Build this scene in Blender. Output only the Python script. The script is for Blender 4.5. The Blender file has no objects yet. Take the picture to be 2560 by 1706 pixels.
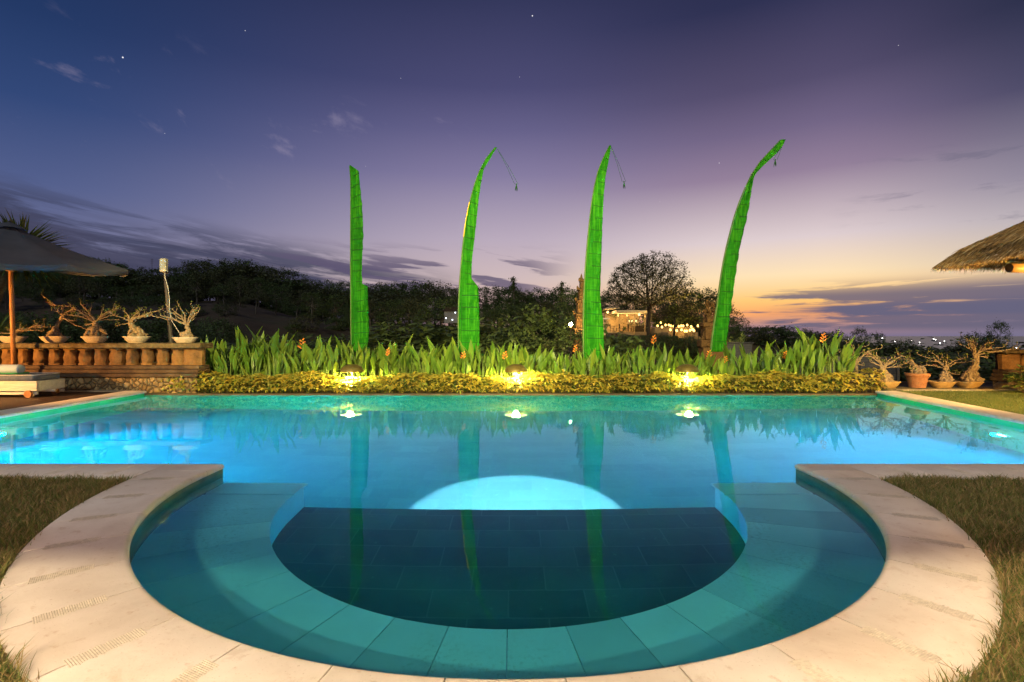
import bpy, math, random
from mathutils import Vector, Matrix
from math import sin, cos, pi, radians, sqrt, atan2, tan, exp

SC = bpy.context.scene
COL = SC.collection
F = 1250.0            # focal length in photo pixels
CX, HY = 1280.0, 840.0
CAMZ = 1.25

def P(px, py, Y):
    """a point of the photograph at the distance Y in front of the camera"""
    return Vector(((px - CX) * Y / F, Y, CAMZ - (py - HY) * Y / F))

def lin(c):
    return tuple(((v / 255.0) / 12.92 if v / 255.0 <= 0.04045 else ((v / 255.0 + 0.055) / 1.055) ** 2.4) for v in c)

# ------------------------------------------------------------------ objects
def tag(o, label=None, cat=None, group=None, kind=None):
    if label: o['label'] = label
    if cat: o['category'] = cat
    if group: o['group'] = group
    if kind: o['kind'] = kind
    return o

def empty(name, loc=(0, 0, 0), rz=0.0):
    o = bpy.data.objects.new(name, None)
    COL.objects.link(o)
    o.location = loc
    o.rotation_euler = (0, 0, rz)
    o.empty_display_size = 0.1
    return o

def link(name, mesh, parent=None, loc=None):
    o = bpy.data.objects.new(name, mesh)
    COL.objects.link(o)
    if parent is not None: o.parent = parent
    if loc is not None: o.location = loc
    return o

def copy_tree(root, loc=None, rz=None, scale=None):
    c = root.copy(); COL.objects.link(c)
    for ch in list(root.children):
        d = ch.copy(); COL.objects.link(d); d.parent = c
        for g in list(ch.children):
            e = g.copy(); COL.objects.link(e); e.parent = d
    if loc is not None: c.location = loc
    if rz is not None: c.rotation_euler = (0, 0, rz)
    if scale is not None: c.scale = scale
    return c

class MB:
    """collects faces, then links them as one mesh object"""
    def __init__(self):
        self.v = []; self.f = []; self.m = []
        self.off = Vector((0, 0, 0))
    def add(self, verts, faces, mi=0):
        b = len(self.v)
        self.v.extend([tuple(Vector(p) - self.off) for p in verts])
        for f in faces:
            self.f.append(tuple(b + i for i in f)); self.m.append(mi)
    def box(self, c, s, rz=0.0, mi=0, taper=1.0, bev=0.0):
        x, y, z = s[0] / 2, s[1] / 2, s[2] / 2
        M = Matrix.Rotation(rz, 3, 'Z'); c = Vector(c)
        if bev <= 0:
            vs = [(-x, -y, -z), (x, -y, -z), (x, y, -z), (-x, y, -z)]
            vs += [(-x * taper, -y * taper, z), (x * taper, -y * taper, z), (x * taper, y * taper, z), (-x * taper, y * taper, z)]
            self.add([c + M @ Vector(p) for p in vs],
                     [(3, 2, 1, 0), (4, 5, 6, 7), (0, 1, 5, 4), (1, 2, 6, 5), (2, 3, 7, 6), (3, 0, 4, 7)], mi)
        else:
            b = min(bev, x * .9, y * .9, z * .9)
            rings = [(-z, b), (-z + b, 0), (z - b, 0), (z, b)]
            vs = []
            for zz, ins in rings:
                X, Y = x - ins, y - ins
                k = b * .6
                for p in [(-X + k, -Y), (X - k, -Y), (X, -Y + k), (X, Y - k), (X - k, Y), (-X + k, Y), (-X, Y - k), (-X, -Y + k)]:
                    vs.append(c + M @ Vector((p[0], p[1], zz)))
            fs = [tuple(reversed(range(8))), tuple(range(24, 32))]
            for r in range(3):
                for i in range(8):
                    j = (i + 1) % 8
                    fs.append((r * 8 + i, r * 8 + j, r * 8 + 8 + j, r * 8 + 8 + i))
            self.add(vs, fs, mi)
    def tube(self, pts, rads, n=8, mi=0, cap=True):
        pts = [Vector(p) for p in pts]
        if not hasattr(rads, '__len__'): rads = [rads] * len(pts)
        vs = []; fs = []
        prev = None
        for i, p in enumerate(pts):
            if i == 0: t = pts[1] - pts[0]
            elif i == len(pts) - 1: t = pts[-1] - pts[-2]
            else: t = pts[i + 1] - pts[i - 1]
            if t.length < 1e-9: t = Vector((0, 0, 1))
            t.normalize()
            if prev is None:
                a = Vector((0, 0, 1)) if abs(t.z) < .9 else Vector((1, 0, 0))
                u = t.cross(a).normalized()
            else:
                u = prev - t * prev.dot(t)
                if u.length < 1e-6: u = t.orthogonal()
                u.normalize()
            prev = u
            w = t.cross(u)
            for k in range(n):
                a = 2 * pi * k / n
                vs.append(p + (u * cos(a) + w * sin(a)) * rads[i])
        for i in range(len(pts) - 1):
            for k in range(n):
                l = (k + 1) % n
                fs.append((i * n + k, i * n + l, i * n + n + l, i * n + n + k))
        if cap:
            fs.append(tuple(reversed(range(n))))
            fs.append(tuple(range((len(pts) - 1) * n, len(pts) * n)))
        self.add(vs, fs, mi)
    def lathe(self, prof, n=16, c=(0, 0, 0), mi=0, sx=1.0, sy=1.0, cap=False):
        c = Vector(c); vs = []; fs = []
        for r, z in prof:
            for k in range(n):
                a = 2 * pi * k / n
                vs.append(c + Vector((r * cos(a) * sx, r * sin(a) * sy, z)))
        for i in range(len(prof) - 1):
            for k in range(n):
                l = (k + 1) % n
                fs.append((i * n + k, i * n + l, i * n + n + l, i * n + n + k))
        if cap:
            fs.append(tuple(reversed(range(n)))); fs.append(tuple(range((len(prof) - 1) * n, len(prof) * n)))
        self.add(vs, fs, mi)
    def blob(self, c, r, n=8, m=5, sq=(1, 1, 1), rnd=None, amp=0.0, mi=0):
        c = Vector(c); vs = []; fs = []
        vs.append(c + Vector((0, 0, -r * sq[2])))
        for i in range(1, m):
            th = pi * i / m
            for k in range(n):
                a = 2 * pi * k / n
                q = r * (1 + (rnd.uniform(-amp, amp) if rnd else 0))
                vs.append(c + Vector((q * sin(th) * cos(a) * sq[0], q * sin(th) * sin(a) * sq[1], -q * cos(th) * sq[2])))
        vs.append(c + Vector((0, 0, r * sq[2])))
        for k in range(n): fs.append((0, 1 + (k + 1) % n, 1 + k))
        for i in range(m - 2):
            for k in range(n):
                l = (k + 1) % n
                fs.append((1 + i * n + k, 1 + i * n + l, 1 + i * n + n + l, 1 + i * n + n + k))
        last = len(vs) - 1; b = 1 + (m - 2) * n
        for k in range(n): fs.append((b + k, b + (k + 1) % n, last))
        self.add(vs, fs, mi)
    def leaf(self, base, d, up, L, W, droop=0.2, fold=0.15, seg=3, mi=0, tip=0.0, wmax=.45):
        """one folded leaf: a spine that droops, a left and a right half"""
        base = Vector(base); d = Vector(d).normalized(); up = Vector(up)
        side = d.cross(up)
        if side.length < 1e-5: side = d.orthogonal()
        side.normalize(); nrm = side.cross(d).normalized()
        vs = []; fs = []
        for i in range(seg + 1):
            t = i / seg
            p = base + d * (L * t) - nrm * (droop * L * t * t)
            if t <= wmax: w = sin(pi / 2 * (t / wmax)) if wmax > 0 else 1
            else: w = cos(pi / 2 * ((t - wmax) / (1 - wmax)))
            w = max(w, tip if i == seg else .06) * W / 2
            vs += [p - side * w + nrm * (fold * w), p, p + side * w + nrm * (fold * w)]
        for i in range(seg):
            a = i * 3
            fs += [(a, a + 1, a + 4, a + 3), (a + 1, a + 2, a + 5, a + 4)]
        self.add(vs, fs, mi)
    def mesh(self, name, mats, smooth=True):
        me = bpy.data.meshes.new(name)
        me.from_pydata(self.v, [], self.f)
        if not isinstance(mats, (list, tuple)): mats = [mats]
        for m in mats: me.materials.append(m)
        if len(mats) > 1: me.polygons.foreach_set('material_index', self.m)
        if smooth: me.polygons.foreach_set('use_smooth', [True] * len(me.polygons))
        me.update()
        return me
    def build(self, name, mats, parent=None, smooth=True, loc=None, autosmooth=None):
        me = self.mesh(name, mats, smooth)
        if autosmooth is not None and smooth:
            try: me.set_sharp_from_angle(angle=radians(autosmooth))
            except Exception: pass
        return link(name, me, parent, loc)

# ------------------------------------------------------------------ node helpers
class NT:
    def __init__(self, tree):
        self.t = tree; self.n = tree.nodes; self.l = tree.links
    def node(self, typ, **kw):
        nd = self.n.new(typ)
        ins = kw.pop('ins', {})
        for k, v in kw.items(): setattr(nd, k, v)
        for k, v in ins.items():
            s = nd.inputs[k]
            if hasattr(v, 'is_linked') or hasattr(v, 'links'): self.l.new(v, s)
            else:
                if s.type == 'RGBA' and len(v) == 3: v = (*v, 1)
                s.default_value = v
        return nd
    def math(self, op, a, b=None, c=None, clamp=False):
        nd = self.n.new('ShaderNodeMath'); nd.operation = op; nd.use_clamp = clamp
        for i, v in enumerate((a, b, c)):
            if v is None: continue
            if hasattr(v, 'links'): self.l.new(v, nd.inputs[i])
            else: nd.inputs[i].default_value = v
        return nd.outputs[0]
    def smooth(self, v, a, b, lo=0.0, hi=1.0):
        nd = self.n.new('ShaderNodeMapRange'); nd.interpolation_type = 'SMOOTHSTEP'
        self.l.new(v, nd.inputs['Value'])
        nd.inputs['From Min'].default_value = a; nd.inputs['From Max'].default_value = b
        nd.inputs['To Min'].default_value = lo; nd.inputs['To Max'].default_value = hi
        return nd.outputs['Result']
    def ramp(self, v, stops, interp='LINEAR'):
        nd = self.n.new('ShaderNodeValToRGB'); r = nd.color_ramp; r.interpolation = interp
        while len(r.elements) < len(stops): r.elements.new(0.5)
        for e, (p, c) in zip(r.elements, stops):
            e.position = p; e.color = (*c, 1) if len(c) == 3 else c
        self.l.new(v, nd.inputs['Fac'])
        return nd.outputs['Color']
    def mix(self, fac, a, b, blend='MIX'):
        nd = self.n.new('ShaderNodeMix'); nd.data_type = 'RGBA'; nd.blend_type = blend
        for s, v in ((nd.inputs['Factor'], fac), (nd.inputs[6], a), (nd.inputs[7], b)):
            if hasattr(v, 'links'): self.l.new(v, s)
            elif s.type == 'RGBA': s.default_value = (*v, 1) if len(v) == 3 else v
            else: s.default_value = v
        return nd.outputs[2]
    def noise(self, vec, scale, detail=4, rough=.55, dist=0.0):
        nd = self.n.new('ShaderNodeTexNoise')
        nd.inputs['Scale'].default_value = scale; nd.inputs['Detail'].default_value = detail
        nd.inputs['Roughness'].default_value = rough; nd.inputs['Distortion'].default_value = dist
        if vec is not None: self.l.new(vec, nd.inputs['Vector'])
        return nd.outputs['Fac']
    def mapping(self, vec, loc=(0, 0, 0), rot=(0, 0, 0), sc=(1, 1, 1)):
        nd = self.n.new('ShaderNodeMapping')
        self.l.new(vec, nd.inputs['Vector'])
        nd.inputs['Location'].default_value = loc; nd.inputs['Rotation'].default_value = rot; nd.inputs['Scale'].default_value = sc
        return nd.outputs[0]
    def bump(self, h, strength=.3, dist=.02):
        nd = self.n.new('ShaderNodeBump')
        self.l.new(h, nd.inputs['Height']); nd.inputs['Strength'].default_value = strength; nd.inputs['Distance'].default_value = dist
        return nd.outputs[0]

def newmat(name):
    m = bpy.data.materials.new(name); m.use_nodes = True
    t = NT(m.node_tree); t.n.clear()
    out = t.node('ShaderNodeOutputMaterial')
    return m, t, out

def principled(t, out, col, rough=.6, normal=None, spec=.3, metal=0.0, **kw):
    b = t.node('ShaderNodeBsdfPrincipled')
    for key, v in (('Base Color', col), ('Roughness', rough), ('Normal', normal), ('Specular IOR Level', spec), ('Metallic', metal)):
        if v is None: continue
        s = b.inputs[key]
        if hasattr(v, 'links'): t.l.new(v, s)
        else: s.default_value = (*v, 1) if s.type == 'RGBA' and len(v) == 3 else v
    for k, v in kw.items(): b.inputs[k.replace('_', ' ')].default_value = v
    t.l.new(b.outputs[0], out.inputs['Surface'])
    return b

def varied(name, c1, c2, scale=6, rough=.65, bump=.2, bdist=.01, c3=None, spec=.25, coords='Object', stretch=(1, 1, 1), metal=0.0):
    m, t, out = newmat(name)
    tc = t.node('ShaderNodeTexCoord').outputs[coords]
    v = t.mapping(tc, sc=stretch)
    n1 = t.noise(v, scale, 6, .6)
    n2 = t.noise(v, scale * 5.3, 4, .6)
    stops = [(.3, c1), (.68, c2)]
    if c3: stops = [(.25, c1), (.5, c2), (.75, c3)]
    col = t.ramp(n1, stops)
    k = t.ramp(n2, [(.3, (.75, .75, .75)), (.7, (1.1, 1.1, 1.1))])
    col = t.mix(1.0, col, k, 'MULTIPLY')
    h = t.math('ADD', t.math('MULTIPLY', n1, .5), t.math('MULTIPLY', n2, .6))
    principled(t, out, col, rough, t.bump(h, bump, bdist), spec, metal)
    return m

def leafy(name, cols, rough=.5, trans=.35, spec=.3):
    """foliage: every leaf (mesh island) gets its own tint"""
    m, t, out = newmat(name)
    r = t.node('ShaderNodeNewGeometry').outputs['Random Per Island']
    n = len(cols)
    col = t.ramp(r, [((i + .5) / n, c) for i, c in enumerate(cols)])
    b = principled(t, out, col, rough, None, spec)
    tr = t.node('ShaderNodeBsdfTranslucent'); t.l.new(col, tr.inputs['Color'])
    mx = t.node('ShaderNodeMixShader'); mx.inputs[0].default_value = trans
    t.l.new(b.outputs[0], mx.inputs[1]); t.l.new(tr.outputs[0], mx.inputs[2])
    t.l.new(mx.outputs[0], out.inputs['Surface'])
    return m

def emit(name, col, strength):
    m, t, out = newmat(name)
    e = t.node('ShaderNodeEmission', ins={'Color': col, 'Strength': strength})
    t.l.new(e.outputs[0], out.inputs['Surface'])
    return m

def lamp(name, kind, loc, power, col, target=None, size=60, blend=.3, radius=.05, parent=None):
    d = bpy.data.lights.new(name, kind)
    d.energy = power; d.color = col
    if kind in ('POINT', 'SPOT'): d.shadow_soft_size = radius
    if kind == 'SPOT': d.spot_size = radians(size); d.spot_blend = blend
    o = bpy.data.objects.new(name, d); COL.objects.link(o)
    o.location = loc
    if target is not None:
        o.rotation_euler = (Vector(target) - Vector(loc)).to_track_quat('-Z', 'Y').to_euler()
    if parent is not None: o.parent = parent
    return o

ORD = ['first', 'second', 'third', 'fourth', 'fifth', 'sixth', 'seventh', 'eighth', 'ninth', 'tenth', 'eleventh', 'twelfth',
       'thirteenth', 'fourteenth', 'fifteenth', 'sixteenth', 'seventeenth', 'eighteenth', 'nineteenth', 'twentieth'] + ['twenty-' + q for q in ('first', 'second', 'third', 'fourth', 'fifth', 'sixth', 'seventh', 'eighth', 'ninth')] + ['thirtieth']

def lerp(a, b, t): return a + (b - a) * t
def poly(x, pts):
    if x <= pts[0][0]: return pts[0][1]
    for (a, b), (c, d) in zip(pts, pts[1:]):
        if x <= c: return b + (d - b) * (x - a) / (c - a)
    return pts[-1][1]
def sstep(a, b, x):
    t = min(1, max(0, (x - a) / (b - a))); return t * t * (3 - 2 * t)
# ------------------------------------------------------------------ camera, render, sky
cam = bpy.data.cameras.new('camera'); camo = bpy.data.objects.new('camera', cam); COL.objects.link(camo)
camo.location = (0, 0, CAMZ); camo.rotation_euler = (radians(90), 0, 0)
cam.sensor_width = 36; cam.lens = F / 2560 * 36
cam.shift_y = -(853 - HY) / 2560
cam.clip_start = .05; cam.clip_end = 100000
SC.camera = camo
SC.view_settings.view_transform = 'Standard'; SC.view_settings.look = 'None'
SC.view_settings.exposure = 0; SC.view_settings.gamma = 1
SC.render.engine = 'CYCLES'
cy = SC.cycles
cy.use_denoising = True
try: cy.denoiser = 'OPENIMAGEDENOISE'; cy.denoising_input_passes = 'RGB_ALBEDO_NORMAL'
except Exception: pass
cy.max_bounces = 10; cy.diffuse_bounces = 4; cy.glossy_bounces = 5; cy.transmission_bounces = 8; cy.transparent_max_bounces = 8
cy.volume_bounces = 3; cy.sample_clamp_indirect = 40.0; cy.caustics_reflective = True; cy.caustics_refractive = True; cy.blur_glossy = .3

W = bpy.data.worlds.new('World'); SC.world = W; W.use_nodes = True
t = NT(W.node_tree); t.n.clear()
wout = t.node('ShaderNodeOutputWorld')
dirn = t.node('ShaderNodeTexCoord').outputs['Generated']
sep = t.node('ShaderNodeSeparateXYZ'); t.l.new(dirn, sep.inputs[0])
dx, dy, dz = sep.outputs
az = t.math('ARCTAN2', dx, dy)
hor = t.math('SQRT', t.math('ADD', t.math('MULTIPLY', dx, dx), t.math('MULTIPLY', dy, dy)))
te = t.math('DIVIDE', dz, t.math('MAXIMUM', hor, .02))           # tangent of the elevation
tf = t.math('DIVIDE', te, .8, clamp=True)
def col_ramp(stops): return t.ramp(tf, [(max(0, min(1, e / .8)), lin(c)) for e, c in sorted(stops)])
RA = col_ramp([(0, (128, 112, 128)), (.05, (122, 114, 136)), (.10, (112, 112, 142)), (.16, (96, 102, 142)), (.224, (76, 90, 138)), (.347, (40, 66, 118)), (.47, (25, 52, 100)), (.7, (16, 36, 76))])
RB = col_ramp([(0, (216, 160, 140)), (.06, (218, 178, 166)), (.112, (205, 182, 182)), (.192, (184, 168, 186)), (.32, (130, 120, 158)), (.41, (98, 93, 136)), (.496, (72, 71, 114)), (.672, (48, 52, 90)), (.8, (36, 40, 78))])
RC = col_ramp([(0, (128, 112, 140)), (.018, (176, 132, 132)), (.04, (254, 164, 84)), (.0645, (255, 198, 104)), (.1075, (252, 222, 174)), (.172, (220, 202, 204)), (.287, (146, 125, 152)), (.365, (112, 98, 132)), (.444, (82, 74, 108)), (.602, (43, 46, 81)), (.8, (30, 34, 66))])
RD = col_ramp([(0, (116, 110, 138)), (.035, (126, 116, 138)), (.06, (176, 150, 140)), (.084, (232, 196, 150)), (.112, (214, 194, 172)), (.162, (184, 174, 180)), (.224, (140, 132, 152)), (.347, (70, 69, 100)), (.47, (37, 43, 71)), (.7, (26, 32, 58))])
sky = t.mix(t.smooth(az, -.80, .02), RA, RB)
sky = t.mix(t.smooth(az, -.02, .44), sky, RC)
sky = t.mix(t.smooth(az, .54, .86), sky, RD)
# clouds: streaks low over the wooded hill, a bank low over the sea, faint puffs high up
def cvec(kx, ky, tilt, ox=0.0, oy=0.0):
    c = t.node('ShaderNodeCombineXYZ')
    t.l.new(t.math('ADD', t.math('MULTIPLY', az, kx), ox), c.inputs[0])
    t.l.new(t.math('ADD', t.math('MULTIPLY', t.math('ADD', te, t.math('MULTIPLY', az, tilt)), ky), oy), c.inputs[1])
    return c.outputs[0]
def band(v, a, b, c, d): return t.math('MULTIPLY', t.smooth(v, a, b), t.smooth(v, c, d, 1, 0))
tl = t.math('ADD', t.math('SUBTRACT', te, .015), t.math('MULTIPLY', az, .14))
n = t.noise(cvec(3.0, 22, .115, 3.1, 2.3), 1.4, 8, .62, .5)
zone = t.math('MULTIPLY', band(tl, -.075, -.02, .06, .115), t.smooth(az, -.30, .02, 1, 0))
m = t.math('MULTIPLY', t.smooth(n, .40, .54), zone)
sky = t.mix(t.math('MULTIPLY', m, .85), sky, lin((58, 62, 90)))
n = t.noise(cvec(2.6, 34, .13, 5.7, 8.8), 1.4, 8, .64, .5)
zone = t.math('MULTIPLY', band(tl, -.085, -.04, .02, .09), t.smooth(az, -.34, -.02, 1, 0))
m = t.math('MULTIPLY', t.smooth(n, .43, .53), zone)
sky = t.mix(t.math('MULTIPLY', m, .9), sky, lin((66, 66, 92)))
n = t.noise(cvec(3.4, 34, .10, 7.3, 4.2), 1.5, 7, .55, .3)           # thin streaks over the middle
zone = t.math('MULTIPLY', band(te, .05, .075, .13, .19), band(az, -.55, -.40, .0, .14))
m = t.math('MULTIPLY', t.smooth(n, .50, .58), zone)
sky = t.mix(t.math('MULTIPLY', m, .85), sky, lin((92, 82, 112)))
n = t.noise(cvec(4.2, 42, 0.0, 1.3, 9.4), 1.5, 8, .6, .4)            # the bank over the sea
dens = t.smooth(az, .30, .74, .30, 0.0)
zone = t.math('MULTIPLY', band(te, .004, .016, .065, .10), t.smooth(az, .28, .42))
zl = t.math('SUBTRACT', n, dens)
m = t.math('MULTIPLY', t.smooth(zl, .30, .43), zone)
sky = t.mix(t.math('MULTIPLY', m, .9), sky, lin((104, 98, 122)))
zone = t.math('MULTIPLY', band(te, .028, .036, .045, .06), t.smooth(az, .44, .60))
m = t.math('MULTIPLY', t.smooth(n, .30, .50), zone)
sky = t.mix(t.math('MULTIPLY', m, .85), sky, lin((98, 96, 124)))
n = t.noise(cvec(6, 9, .3, 2.2, 3.3), 1.3, 6, .62, .3)               # puffs
zone = t.math('MULTIPLY', band(te, .19, .26, .42, .52), t.smooth(az, -.16, -.02, 1, 0))
m = t.math('MULTIPLY', t.smooth(n, .58, .74), zone)
sky = t.mix(t.math('MULTIPLY', m, .42), sky, lin((150, 140, 168)))
n = t.noise(cvec(5, 24, .0, 8.2, 5.3), 1.3, 6, .62, .3)
zone = t.math('MULTIPLY', band(te, .12, .16, .26, .32), t.smooth(az, .55, .70))
m = t.math('MULTIPLY', t.smooth(n, .55, .68), zone)
sky = t.mix(t.math('MULTIPLY', m, .45), sky, lin((104, 100, 124)))
# stars
for (px, py, r, k) in [(307, 144, .0013, 1.5), (1331, 40, .0013, 1.2), (613, 77, .0009, .6), (1002, 196, .0008, .5), (1299, 193, .0008, .5), (2246, 114, .0008, .5), (1798, 408, .0009, .7), (412, 334, .0007, .5), (914, 416, .0007, .4), (1650, 505, .0006, .4)]:
    v = Vector(((px - CX) / F, 1, -(py - HY) / F)).normalized()
    sb = t.node('ShaderNodeVectorMath', operation='DISTANCE'); t.l.new(dirn, sb.inputs[0]); sb.inputs[1].default_value = v
    sky = t.mix(t.smooth(sb.outputs['Value'], r * .3, r * 1.0, k, 0.0), sky, (1, .96, .92), 'ADD')
hs = t.node('ShaderNodeHueSaturation', ins={'Saturation': .94, 'Value': 1.04}); t.l.new(sky, hs.inputs['Color']); sky = hs.outputs[0]
bg = t.node('ShaderNodeBackground', ins={'Strength': 1.0}); t.l.new(sky, bg.inputs['Color'])
t.l.new(bg.outputs[0], wout.inputs['Surface'])
try: W.cycles.sampling_method = 'MANUAL'; W.cycles.sample_map_resolution = 1024
except Exception: pass
# ------------------------------------------------------------------ the pool
CC = 4.64; RI = 2.80; CW = .485; YF = 4.91          # centre of the round basin, inner radius, coping width, front line
YB = 11.32                                         # far edge
XL0, XL1 = -7.85, -8.28                            # long sides flare a little
XR0, XR1 = 7.10, 8.28
ZW = -.10                                          # water level
ZB, ZS, ZD = -.50, -1.15, -2.25                    # bench, round basin floor, deep floor
RW = RI + .03

def mat_coping(name='pale limestone'):
    m, t, out = newmat(name)
    tc = t.node('ShaderNodeTexCoord').outputs['Object']
    isl = t.node('ShaderNodeNewGeometry').outputs['Random Per Island']
    n1 = t.noise(tc, 1.7, 7, .6, .3); n2 = t.noise(tc, 14, 6, .65); n3 = t.noise(tc, 90, 3, .6)
    c = t.ramp(n1, [(.28, (.54, .47, .385)), (.5, (.66, .595, .51)), (.72, (.74, .69, .61))])
    n5 = t.noise(tc, 4.3, 8, .7, .8)
    c = t.mix(t.smooth(n5, .56, .68, 0, .35), c, (.46, .35, .25))
    c = t.mix(t.smooth(n2, .57, .72, 0, .5), c, (.42, .29, .18))
    c = t.mix(t.smooth(n3, .63, .70, 0, .55), c, (.36, .27, .19))
    sh = t.ramp(isl, [(0, (.88, .86, .84)), (.5, (1, 1, 1)), (1, (1.06, 1.02, .98))])
    c = t.mix(1.0, c, sh, 'MULTIPLY')
    h = t.math('ADD', t.math('MULTIPLY', n2, .8), t.math('MULTIPLY', n3, .35))
    principled(t, out, c, .58, t.bump(h, .22, .006), .35)
    return m
M_COP = mat_coping()
M_CHIS = varied('chiselled limestone', (.62, .54, .42), (.74, .67, .54), 9, .85, .3, .003)
M_BENCH = None
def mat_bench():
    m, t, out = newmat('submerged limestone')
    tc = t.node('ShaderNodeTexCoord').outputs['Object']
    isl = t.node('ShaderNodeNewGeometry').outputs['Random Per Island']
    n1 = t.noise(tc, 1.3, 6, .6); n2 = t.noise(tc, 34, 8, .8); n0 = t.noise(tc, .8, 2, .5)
    c = t.ramp(n1, [(.3, (.60, .70, .68)), (.7, (.72, .84, .81))])  # teal tint in the stone colour stands in for the pool's glow
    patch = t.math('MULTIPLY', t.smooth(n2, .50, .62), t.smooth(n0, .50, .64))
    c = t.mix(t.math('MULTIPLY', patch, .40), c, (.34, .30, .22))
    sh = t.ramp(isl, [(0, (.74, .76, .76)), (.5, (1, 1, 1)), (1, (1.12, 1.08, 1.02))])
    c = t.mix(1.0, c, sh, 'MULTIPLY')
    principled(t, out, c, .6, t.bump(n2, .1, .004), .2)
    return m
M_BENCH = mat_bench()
def mat_tile(name, a, b, grout, bw, bh, rot=0.0, coords='Object', axis='XY', msize=.006):
    m, t, out = newmat(name)
    tc = t.node('ShaderNodeTexCoord').outputs[coords]
    if axis == 'XZ': v = t.mapping(tc, rot=(radians(90), 0, 0))
    elif axis == 'YZ':
        s = t.node('ShaderNodeSeparateXYZ'); t.l.new(tc, s.inputs[0]); c = t.node('ShaderNodeCombineXYZ')
        t.l.new(s.outputs[1], c.inputs[0]); t.l.new(s.outputs[2], c.inputs[1]); v = c.outputs[0]
    else: v = tc
    br = t.node('ShaderNodeTexBrick'); t.l.new(v, br.inputs['Vector'])
    br.offset = .5; br.squash = 1
    for k, val in (('Color1', (.25, .25, .25, 1)), ('Color2', (1, 1, 1, 1)), ('Mortar', (0, 0, 0, 1)), ('Scale', 1.0), ('Mortar Size', msize), ('Mortar Smooth', .2), ('Bias', 0.0), ('Brick Width', bw), ('Row Height', bh)):
        br.inputs[k].default_value = val
    n1 = t.noise(tc, 3.1, 6, .65, .6); n2 = t.noise(tc, 17, 4, .6)
    k = t.math('ADD', t.math('MULTIPLY', n1, .55), t.math('MULTIPLY', br.outputs['Color'], .45))
    c = t.ramp(k, [(.25, a), (.75, b)])
    c = t.mix(t.smooth(n2, .64, .72, 0, .35), c, tuple(min(1, x * 2.2) for x in b))
    c = t.mix(br.outputs['Fac'], c, grout)
    principled(t, out, c, .45, t.bump(t.math('SUBTRACT', n2, br.outputs['Fac']), .2, .004), .3)
    return m
M_FLOOR = mat_tile('green pool stone', (.20, .28, .27), (.28, .38, .36), (.28, .38, .37), .60, .30)
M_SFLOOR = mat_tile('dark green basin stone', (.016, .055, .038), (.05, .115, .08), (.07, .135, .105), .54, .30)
M_WALLX = mat_tile('green wall stone', (.02, .50, .17), (.05, .70, .28), (.10, .55, .26), .40, .20, axis='XZ')
M_WALLY = mat_tile('green wall stone along', (.02, .50, .17), (.05, .70, .28), (.10, .55, .26), .40, .20, axis='YZ')
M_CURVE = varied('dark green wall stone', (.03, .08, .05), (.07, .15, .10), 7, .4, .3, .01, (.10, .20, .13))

def cw_at(sa): return .492 - .035 * sa
def xl(y): return lerp(XL0, XL1, (y - YF) / (YB - YF))
def xr(y): return lerp(XR0, XR1, (y - YF) / (YB - YF))
YW = YF + .03

def arcpts(r, n=72):
    """left end of the front line, round the basin towards the camera, to the right end"""
    pts = [Vector((-r, YW, 0)), Vector((-r, CC + .15, 0))]
    for i in range(n + 1):
        a = pi + pi * i / n
        pts.append(Vector((r * cos(a), CC + r * sin(a), 0)))
    pts += [Vector((r, CC + .15, 0)), Vector((r, YW, 0))]
    return pts

basin = empty('pool_basin'); tag(basin, kind='structure')
def strip(mb, pts, z0, z1, mi=0):
    vs = [(p.x, p.y, z0) for p in pts] + [(p.x, p.y, z1) for p in pts]
    n = len(pts)
    mb.add(vs, [(i, i + 1, n + i + 1, n + i) for i in range(n - 1)], mi)
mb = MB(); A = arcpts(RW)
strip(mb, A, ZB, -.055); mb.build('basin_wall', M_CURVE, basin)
R2 = 2.03
mb = MB(); B = arcpts(R2)
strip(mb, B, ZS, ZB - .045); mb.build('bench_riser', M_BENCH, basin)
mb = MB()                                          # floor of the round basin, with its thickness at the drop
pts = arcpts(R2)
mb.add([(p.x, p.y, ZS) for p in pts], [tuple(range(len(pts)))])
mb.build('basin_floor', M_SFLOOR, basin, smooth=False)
mb = MB(); strip(mb, [Vector((-R2, YW, 0)), Vector((R2, YW, 0))], ZD, ZS)
for s in (-1, 1): strip(mb, [Vector((s * R2, YW, 0)), Vector((s * RW, YW, 0))], ZD, ZB - .045)
for s, xe in ((-1, xl(YW) - .03), (1, xr(YW) + .03)): strip(mb, [Vector((s * RW, YW, 0)), Vector((xe, YW, 0))], ZD, -.055)
mb.build('front_wall', M_WALLX, basin, smooth=False)
mb = MB(); strip(mb, [Vector((XL1 - .03, YB + .02, 0)), Vector((XR1 + .03, YB + .02, 0))], ZD, ZW - .004)
mb.build('far_wall', M_WALLX, basin, smooth=False)
mb = MB(); strip(mb, [Vector((XL1 - .03, YB + .018, 0)), Vector((XR1 + .03, YB + .018, 0))], ZW - .02, ZW + .035)
mb.add([(XL1 - .03, YB + .018, ZW + .035), (XR1 + .03, YB + .018, ZW + .035), (XR1 + .03, YB + .16, ZW + .035), (XL1 - .03, YB + .16, ZW + .035)], [(0, 1, 2, 3)])
mb.build('far_ledge', varied('dark ledge stone', (.04, .03, .015), (.10, .075, .035), 6, .7, .3), basin, smooth=False)
mb = MB()
strip(mb, [Vector((xl(YW) - .03, YW, 0)), Vector((XL1 - .03, YB + .02, 0))], ZD, -.055)
strip(mb, [Vector((xr(YW) + .03, YW, 0)), Vector((XR1 + .03, YB + .02, 0))], ZD, -.055)
mb.build('side_wall', M_WALLY, basin, smooth=False)
mb = MB()
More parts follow.
